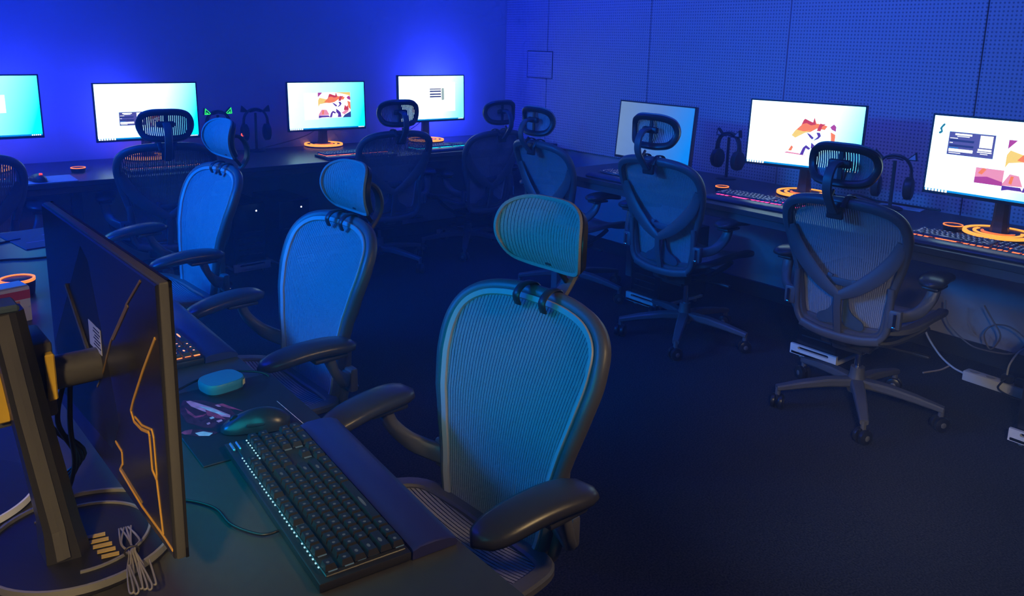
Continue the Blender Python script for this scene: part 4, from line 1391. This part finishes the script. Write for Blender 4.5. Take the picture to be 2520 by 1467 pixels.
MB().prism(squircle(0.039), 0, 0.005).build('base', BLACK, t)
vs = [(x * k, y * k, z) for z, k in ((0.005, 0.97), (0.014, 1.0), (0.021, 1.0), (0.024, 0.96)) for x, y in squircle(0.042)]
fs = [(i * 40 + k, i * 40 + (k + 1) % 40, (i + 1) * 40 + (k + 1) % 40, (i + 1) * 40 + k) for i in range(3) for k in range(40)]
MB().add(vs, fs + [tuple(range(40))]).build('side', TEAL_D, t, smooth=40)
MB().prism([(x * 0.955, y * 0.955) for x, y in squircle(0.042)], 0.0235, 0.025).build('lid', TEAL, t)
for (a, b, z0, z1) in ((300, 322, 0.010, 0.022), (324, 338, 0.004, 0.021), (345, 368, 0.010, 0.022)):
    pts = [(0.0427 * math.cos(R(q)), 0.0427 * math.sin(R(q))) for q in range(a, b + 1, 4)]
    sq = [(0.0434 * math.copysign(abs(math.cos(R(q))) ** .62, math.cos(R(q))), 0.86 * 0.0436 * math.copysign(abs(math.sin(R(q))) ** .62, math.sin(R(q)))) for q in range(a, b + 1, 3)]
    n = len(sq)
    MB().add([(x, y, z0) for x, y in sq] + [(x, y, z1) for x, y in sq], [(k, k + 1, n + k + 1, n + k) for k in range(n - 1)]).build('cream_mark', CREAM, t, smooth=0)

# snack box at the left edge
t = thing('snack_box', 'small red orange and cream printed box at the left picture edge', 'box', (0.245, 2.31, DESK_Z), R(12))
MB().rbox((0, 0, 0.045), (0.10, 0.06, 0.09), 0.003, 2).build('carton', mat('carton_cream', (0.75, 0.70, 0.62), 0.5), t)
MB().rbox((0, 0, 0.0705), (0.1006, 0.0606, 0.026), 0.002, 1).build('red_band', mat('carton_red', (0.6, 0.06, 0.05), 0.5), t, smooth=0)
MB().rbox((-0.012, 0, 0.047), (0.0770, 0.0606, 0.022), 0.002, 1).build('orange_band', mat('carton_orange', (0.8, 0.3, 0.08), 0.5), t, smooth=0)
MB().rbox((0, 0, 0.0905), (0.096, 0.056, 0.006), 0.002, 1).build('lid', mat('carton_lid', (0.4, 0.38, 0.42), 0.5), t)


# ------------------------------------------------------------------ cat-ear headsets on stands
HSET = mat('headset_black', (0.022, 0.022, 0.025), 0.4)
EARGREEN = emis('ear_green', (0.03, 1.0, 0.12), 1.3)
EARPALE = mat('ear_pale', (0.55, 0.56, 0.62), 0.4)
CUPRED = emis('cup_red', (1.0, 0.10, 0.06), 1.3)


def headset(label, x, y, yaw, h_, earm, cupm=None, spread=0.135):
    t = thing('cat_ear_headset', label, 'headset', (x, y, DESK_Z), R(yaw), 'cat-ear headsets on stands')
    r = 0.074
    zc = h_ - 0.078
    band = MB().tube([(r * math.cos(R(a)), 0, zc + 0.078 * math.sin(R(a))) for a in range(-10, 191, 10)], 1.0, 8, flat=(0.016, 0.006), upv=(0, 1, 0))
    band.build('headband', HSET, t, smooth=50)
    for s in (-1, 1):
        cup = MB().lathe([(0, -0.024), (0.034, -0.024), (0.047, -0.016), (0.048, 0.0), (0.045, 0.012), (0.033, 0.018), (0, 0.019)], 24, (s * 0.072, 0, zc - 0.070), axis=Matrix.Diagonal((s, 1, 1.12)) @ Matrix.Rotation(PI / 2, 3, 'Y'))
        c = cup.build('ear_cup', HSET, t)
        MB().tube([(s * 0.074, 0, zc - 0.008), (s * 0.080, 0, zc - 0.045)], 1.0, 8, flat=(0.016, 0.008), upv=(0, 1, 0)).build('hinge', HSET, t)
        if cupm and s < 0:
            mb = MB()
            for r0, r1, a0, a1 in ((0.027, 0.035, -70, 30), (0.008, 0.018, -80, 20)):
                pr = [(r0, 0.0196), (r0, 0.022), (r1, 0.020), (r1, 0.0175)]
                mb.lathe(pr, 12, (s * 0.072, 0, zc - 0.070), R(a0), R(a1), axis=Matrix.Diagonal((s, 1, 1.12)) @ Matrix.Rotation(PI / 2, 3, 'Y'))
            mb.build('cup_light', cupm, c, smooth=0)
        # ear: a triangular shell with an inset lit face
        ex = s * spread / 2
        ez = zc + 0.062
        pts = [(ex - 0.024 - s * 0.002, ez - 0.004), (ex + 0.024 - s * 0.002, ez - 0.004 - 0.0), (ex + s * 0.016, ez + 0.036)]
        e = MB().prism(pts, -0.011, 0.011, lambda a, b, d: (a, d, b)).build('cat_ear', HSET, t, smooth=0)
        c0 = (sum(p[0] for p in pts) / 3, sum(p[1] for p in pts) / 3)
        o = [(c0[0] + (a - c0[0]) * 0.98, c0[1] + (b - c0[1]) * 0.98) for a, b in pts]
        i_ = [(c0[0] + (a - c0[0]) * 0.62, c0[1] + (b - c0[1]) * 0.62) for a, b in pts]
        mb = MB()
        for k in range(3):
            l = (k + 1) % 3
            mb.add([(o[k][0], -0.0118, o[k][1]), (o[l][0], -0.0118, o[l][1]), (i_[l][0], -0.0118, i_[l][1]), (i_[k][0], -0.0118, i_[k][1])], [(0, 1, 2, 3)])
        if earm is EARGREEN:
            mb.build('ear_outline', earm, e, smooth=0)
            MB().add([(c0[0] + (a - c0[0]) * 0.36, -0.0119, c0[1] - 0.006 + (b - c0[1]) * 0.36) for a, b in pts], [(0, 1, 2)]).build('ear_glow', earm, e, smooth=0)
        else:
            MB().add([(a, -0.0118, b) for a, b in i_], [(0, 1, 2)]).build('ear_face', earm, e, smooth=0)
    # stand
    st = MB().lathe([(0, 0), (0.055, 0), (0.057, 0.004), (0.05, 0.008), (0, 0.009)], 28)
    st.tube([(0, 0.0, 0.006), (0, 0.0, zc + 0.052)], 1.0, 8, flat=(0.006, 0.008), upv=(0, 1, 0))
    st.tube([(-0.035, 0, zc + 0.060), (0, 0, zc + 0.068), (0.035, 0, zc + 0.060)], 1.0, 8, flat=(0.006, 0.018), upv=(0, 0, 1))
    st.build('headset_stand', FRAME_D, t)
    return t


headset('headset with green glowing cat ears', 1.735, 5.02, 8, 0.262, EARGREEN)
headset('dark cat-ear headset with a red lit cup left of the warm picture monitor', 1.970, 5.02, -6, 0.268, HSET, CUPRED)
headset('faint cat-ear headset between the switched off monitor and its bright neighbour', 3.74, 2.755, -92, 0.255, EARPALE, spread=0.115)
headset('cat-ear headset with pale ear tips left of the login screen', 3.70, 1.805, -72, 0.250, EARPALE, spread=0.14)


# ------------------------------------------------------------------ computers on white trolleys
TOWER = mat('tower_black', (0.012, 0.012, 0.014), 0.4)
LEDW = emis('led_white', (0.75, 0.8, 1.0), 4.0)
LEDG = emis('led_green', (0.2, 1.0, 0.25), 2.5)
LEDR = emis('led_red', (1.0, 0.12, 0.08), 2.5)


def computer(label_t, label_c, x, y, yaw, led, lift=0.40):
    """x, y: middle of the front board; the user is on the -y side"""
    t = thing('computer_trolley', label_t, 'trolley', (x, y, 0), R(yaw), 'white computer trolleys')
    w = 0.235
    hb = 0.062
    # front board with a long hand slot
    out = [(-w / 2, 0.028), (w / 2, 0.028), (w / 2, 0.028 + hb - 0.014)] + [(w / 2 - 0.014 + 0.014 * math.cos(R(a)), 0.028 + hb - 0.014 + 0.014 * math.sin(R(a))) for a in range(0, 91, 15)] + [(-w / 2 + 0.014 - 0.014 * math.sin(R(a)), 0.028 + hb - 0.014 + 0.014 * math.cos(R(a))) for a in range(0, 91, 15)]
    sx, s0, s1 = 0.072, 0.028 + 0.028, 0.028 + 0.042
    mb = MB()
    bm = bmesh.new()
    ov = [bm.verts.new((a, 0, b)) for a, b in out]
    oe = [bm.edges.new((ov[i], ov[(i + 1) % len(ov)])) for i in range(len(ov))]
    zc = (s0 + s1) / 2
    rr = (s1 - s0) / 2
    inn = [(sx + rr * math.cos(R(a)), zc + rr * math.sin(R(a))) for a in range(-90, 91, 30)] + [(-sx - rr * math.cos(R(a)), zc - rr * math.sin(R(a))) for a in range(-90, 91, 30)]
    iv = [bm.verts.new((a, 0, b)) for a, b in inn]
    ie = [bm.edges.new((iv[i], iv[(i + 1) % len(iv)])) for i in range(len(iv))]
    bmesh.ops.triangle_fill(bm, use_beauty=True, use_dissolve=False, edges=oe + ie)
    ret = bmesh.ops.extrude_face_region(bm, geom=bm.faces[:])
    bmesh.ops.translate(bm, verts=[v for v in ret['geom'] if isinstance(v, bmesh.types.BMVert)], vec=(0, 0.015, 0))
    bm.verts.index_update()
    mb.add([v.co[:] for v in bm.verts], [[v.index for v in f.verts] for f in bm.faces])
    bm.free()
    mb.build('front_board', WHITEP, t, smooth=0)
    MB().rbox((0, 0.20, 0.036), (w - 0.01, 0.40, 0.015), 0.002, 1).build('bottom_board', WHITEP, t, smooth=0)
    for sx_ in (-1, 1):
        for yy in (0.05, 0.36):
            MB().lathe([(0, -0.008), (0.012, -0.008), (0.014, -0.004), (0.014, 0.004), (0.012, 0.008), (0, 0.008)], 14, (sx_ * 0.085, yy, 0.0142), axis=Matrix.Rotation(PI / 2, 3, 'Y')).build('castor', mat('clear_castor', (0.4, 0.4, 0.4), 0.2), t)
    ca, sa = math.cos(R(yaw)), math.sin(R(yaw))
    c = thing('computer_tower', label_c, 'computer', (x - sa * 0.02, y + ca * 0.02, 0.0437), R(yaw), 'black computer towers')
    MB().rbox((0, 0.21, lift / 2), (0.205, 0.40, lift), 0.006, 2).build('case', TOWER, c)
    MB().rbox((0, 0.006, lift / 2), (0.198, 0.014, lift - 0.01), 0.004, 2).build('front_panel', BLACKG, c)
    mb = MB()
    for k in range(5):
        mb.box((0.0, -0.0012, 0.08 + 0.035 * k), (0.15, 0.002, 0.006))
    mb.build('vent_slots', FRAME_D, c, smooth=0)
    MB().lathe([(0, 0), (0.005, 0), (0.005, 0.003), (0, 0.0035)], 12, (0.045, 0.001, lift - 0.05), axis=Matrix.Rotation(PI / 2, 3, 'X')).build('power_light', led, c)
    return t


computer('white trolley with hand slot under the desk behind the second perforated wall chair', 'black tower on the trolley behind the second perforated wall chair', 3.315, 2.945, -90, LEDG)
computer('white trolley with hand slot left of the power strip', 'black tower on the trolley left of the power strip', 3.365, 1.92, -90, LEDW)
computer('white trolley cut by the right picture edge', 'black tower above the trolley at the right picture edge', 3.25, 0.92, -90, LEDW)
computer('white trolley under the plain wall desk left of the second island chair', 'black tower under the plain wall desk, left white light', 1.825, 4.79, 3, LEDW)
computer('white trolley mostly hidden by the back of the second island chair', 'black tower under the plain wall desk, right white light', 2.105, 4.76, 3, LEDW)


# ------------------------------------------------------------------ power strips and cables
def cable(label, pts, r, m_, n=8, smooth_n=8, cat='cable', name='cable', group=None):
    o = MB().tube(spline(pts, smooth_n), r, n).build(name, m_, smooth=60)
    return tag(o, label, cat, group)


def power_strip(label, x, y, yaw, L, plugs):
    t = thing('power_strip', label, 'power strip', (x, y, 0.0), R(yaw))
    MB().rbox((0, 0, 0.024), (L, 0.055, 0.045), 0.005, 2).build('body', WHITE, t)
    n = int(L / 0.06)
    for k in range(n):
        MB().lathe([(0.0, 0.0470), (0.017, 0.0470), (0.020, 0.0480), (0.021, 0.0465)], 16, (-L / 2 + 0.04 + k * (L - 0.08) / max(1, n - 1), 0, 0)).build('socket', mat('socket_grey', (0.5, 0.5, 0.48), 0.5), t)
    for px in plugs:
        MB().rbox((px, 0, 0.064), (0.045, 0.036, 0.036), 0.008, 2).build('plug', BLACK, t)
    return t


power_strip('long white power strip on the floor by the perforated wall', 3.79, 1.275, -90 - 3, 0.29, (0.03, 0.085))
power_strip('white power strip on the floor in the far corner', 3.47, 5.02, 4, 0.26, (0.02,))
cable('pale cable arching onto the white floor power strip', [(3.775, 1.245, 0.085), (3.78, 1.24, 0.14), (3.80, 1.21, 0.205), (3.84, 1.15, 0.235), (3.86, 1.05, 0.22), (3.86, 0.9, 0.1)], 0.0042, CABLEW)
cable('white cable running into the end of the floor power strip', [(3.80, 1.425, 0.024), (3.815, 1.48, 0.03), (3.86, 1.56, 0.05), (3.92, 1.65, 0.10), (3.95, 1.70, 0.16)], 0.0048, CABLEW)
cable('coiled grey cable loops hanging above the floor power strip', [(3.93, 1.60, 0.30), (3.93, 1.58, 0.20), (3.92, 1.48, 0.13), (3.91, 1.40, 0.12), (3.91, 1.28, 0.14), (3.92, 1.24, 0.21), (3.93, 1.31, 0.25), (3.93, 1.38, 0.24), (3.92, 1.41, 0.19), (3.92, 1.38, 0.13), (3.91, 1.35, 0.16), (3.91, 1.34, 0.21), (3.92, 1.38, 0.26), (3.93, 1.43, 0.32)], 0.0035, CABLEG)
cable('black cable looping over the floor power strip', [(3.79, 1.24, 0.075), (3.755, 1.255, 0.05), (3.75, 1.26, 0.02), (3.75, 1.2, 0.004), (3.76, 1.1, 0.004)], 0.004, CABLE)
cable('loose beige cable ends on the carpet left of the floor power strip', [(3.83, 1.50, 0.03), (3.79, 1.52, 0.012), (3.74, 1.545, 0.006), (3.70, 1.56, 0.005)], 0.004, mat('beige_cable', (0.38, 0.30, 0.24), 0.5))
for q, (x, y, lab) in enumerate(((2.30, 5.10, 'thin cables behind the warm picture monitor'), (3.08, 5.08, 'thin cable behind the monitor nearest the corner'))):
    cable(lab, [(x - 0.28, y - 0.03, 0.74), (x - 0.1, y - 0.02, 0.77), (x + 0.05, y - 0.02, 0.81), (x + 0.14, y - 0.03, 0.87)], 0.0035, CABLEG)
cable('cables lying along the back of the perforated wall desk', [(3.78, 2.05, 0.742), (3.72, 1.98, 0.765), (3.76, 1.90, 0.745), (3.73, 1.80, 0.752), (3.79, 1.70, 0.742), (3.80, 1.62, 0.742)], 0.005, CABLE)
cable('thin black cable on the near desk below the near monitor', [(0.30, 1.245, 0.734), (0.34, 1.22, 0.734), (0.37, 1.17, 0.734), (0.375, 1.11, 0.734), (0.40, 1.06, 0.735), (0.43, 1.055, 0.735)], 0.0022, CABLE)
cable('black cable from the near mouse pad over the island edge', [(0.40, 1.62, 0.737), (0.45, 1.63, 0.739), (0.50, 1.655, 0.740), (0.56, 1.665, 0.740), (0.60, 1.645, 0.740), (0.635, 1.61, 0.735), (0.645, 1.58, 0.70)], 0.0026, CABLE)
for k in range(4):
    o = k * 0.012
    cable(('black monitor cable hanging nearest the gold lines', 'black monitor cable hanging behind the yellow insert', 'glossy black cable below the near monitor', 'black cable drooping to the island desk')[k],
          [(0.205 - o * 0.4, 1.27 + o, 0.95), (0.20 - o, 1.27 + 2 * o, 0.88), (0.205 + o * 0.6, 1.30 + o, 0.80), (0.19 - o, 1.34 + o, 0.737), (0.16, 1.42 + o, 0.735)], 0.0038, CABLE, group='cables under the near monitor')
# small cable bundle tied with a wire, lying on the near base
t = thing('cable_bundle', 'folded thin grey cable bundle lying over the near stand base', 'cable', (0.232, 1.095, DESK_Z + 0.0185), R(-97))
for k in range(6):
    y = -0.011 + 0.0044 * k
    w_ = 0.004 * math.sin(2.1 * k)
    MB().tube(spline([(-0.075, y * 0.7 + w_, 0.0025), (-0.03, y * 0.9 - w_, 0.005), (0.0, y * 0.35, 0.006 + 0.0012 * k), (0.035, y * 0.9 + w_, 0.005), (0.078 + w_, y * 1.2, 0.0025), (0.086 + w_, y * 1.2 + 0.003, 0.0035), (0.078, y * 1.2 + 0.005, 0.005), (0.03, y + .003 - w_, 0.008)], 5), 0.0014, 6).build('strand', CABLEG, t, smooth=60)
MB().tube([(0, 0.009 * math.cos(R(a)), 0.009 + 0.0070 * math.sin(R(a))) for a in range(0, 360, 30)], 0.0014, 6, closed=True).build('tie', BLACK, t)
# thin black cables on the blue lit desk at left
cable('thin black cable across the blue lit island top', [(0.20, 2.95, 0.733), (0.32, 2.96, 0.733), (0.40, 2.93, 0.733), (0.50, 2.92, 0.733)], 0.003, CABLE)
cable('thin black cable by the violet mouse pad', [(0.25, 3.12, 0.733), (0.33, 3.2, 0.733), (0.41, 3.235, 0.733)], 0.003, CABLE)
# sheets of paper on the desk behind the chair
t = tag(MB().rbox((3.775, 1.79, DESK_Z + 0.0012), (0.09, 0.20, 0.0016), 0.0004, 1, Matrix.Rotation(R(8), 3, 'Z')).build('paper_sheet', WHITE, smooth=0), 'pale paper sheet at the back of the perforated wall desk', 'paper')

# ------------------------------------------------------------------ thin haze hanging in the room
hz = bpy.data.materials.new('room_haze')
hz.use_nodes = True
nt = hz.node_tree
nt.nodes.remove(nt.nodes['Principled BSDF'])
vs_ = nt.nodes.new('ShaderNodeVolumeScatter')
vs_.inputs['Color'].default_value = (0.2, 0.35, 1.0, 1)
vs_.inputs['Density'].default_value = 0.06
vs_.inputs['Anisotropy'].default_value = 0.35
nt.links.new(vs_.outputs[0], nt.nodes['Material Output'].inputs['Volume'])
tag(MB().box((1.2, 1.9, 1.45), (5.66, 6.46, 2.86)).build('room_haze', hz, smooth=0), 'faint blue haze in the air of the room', 'haze', kind='stuff')
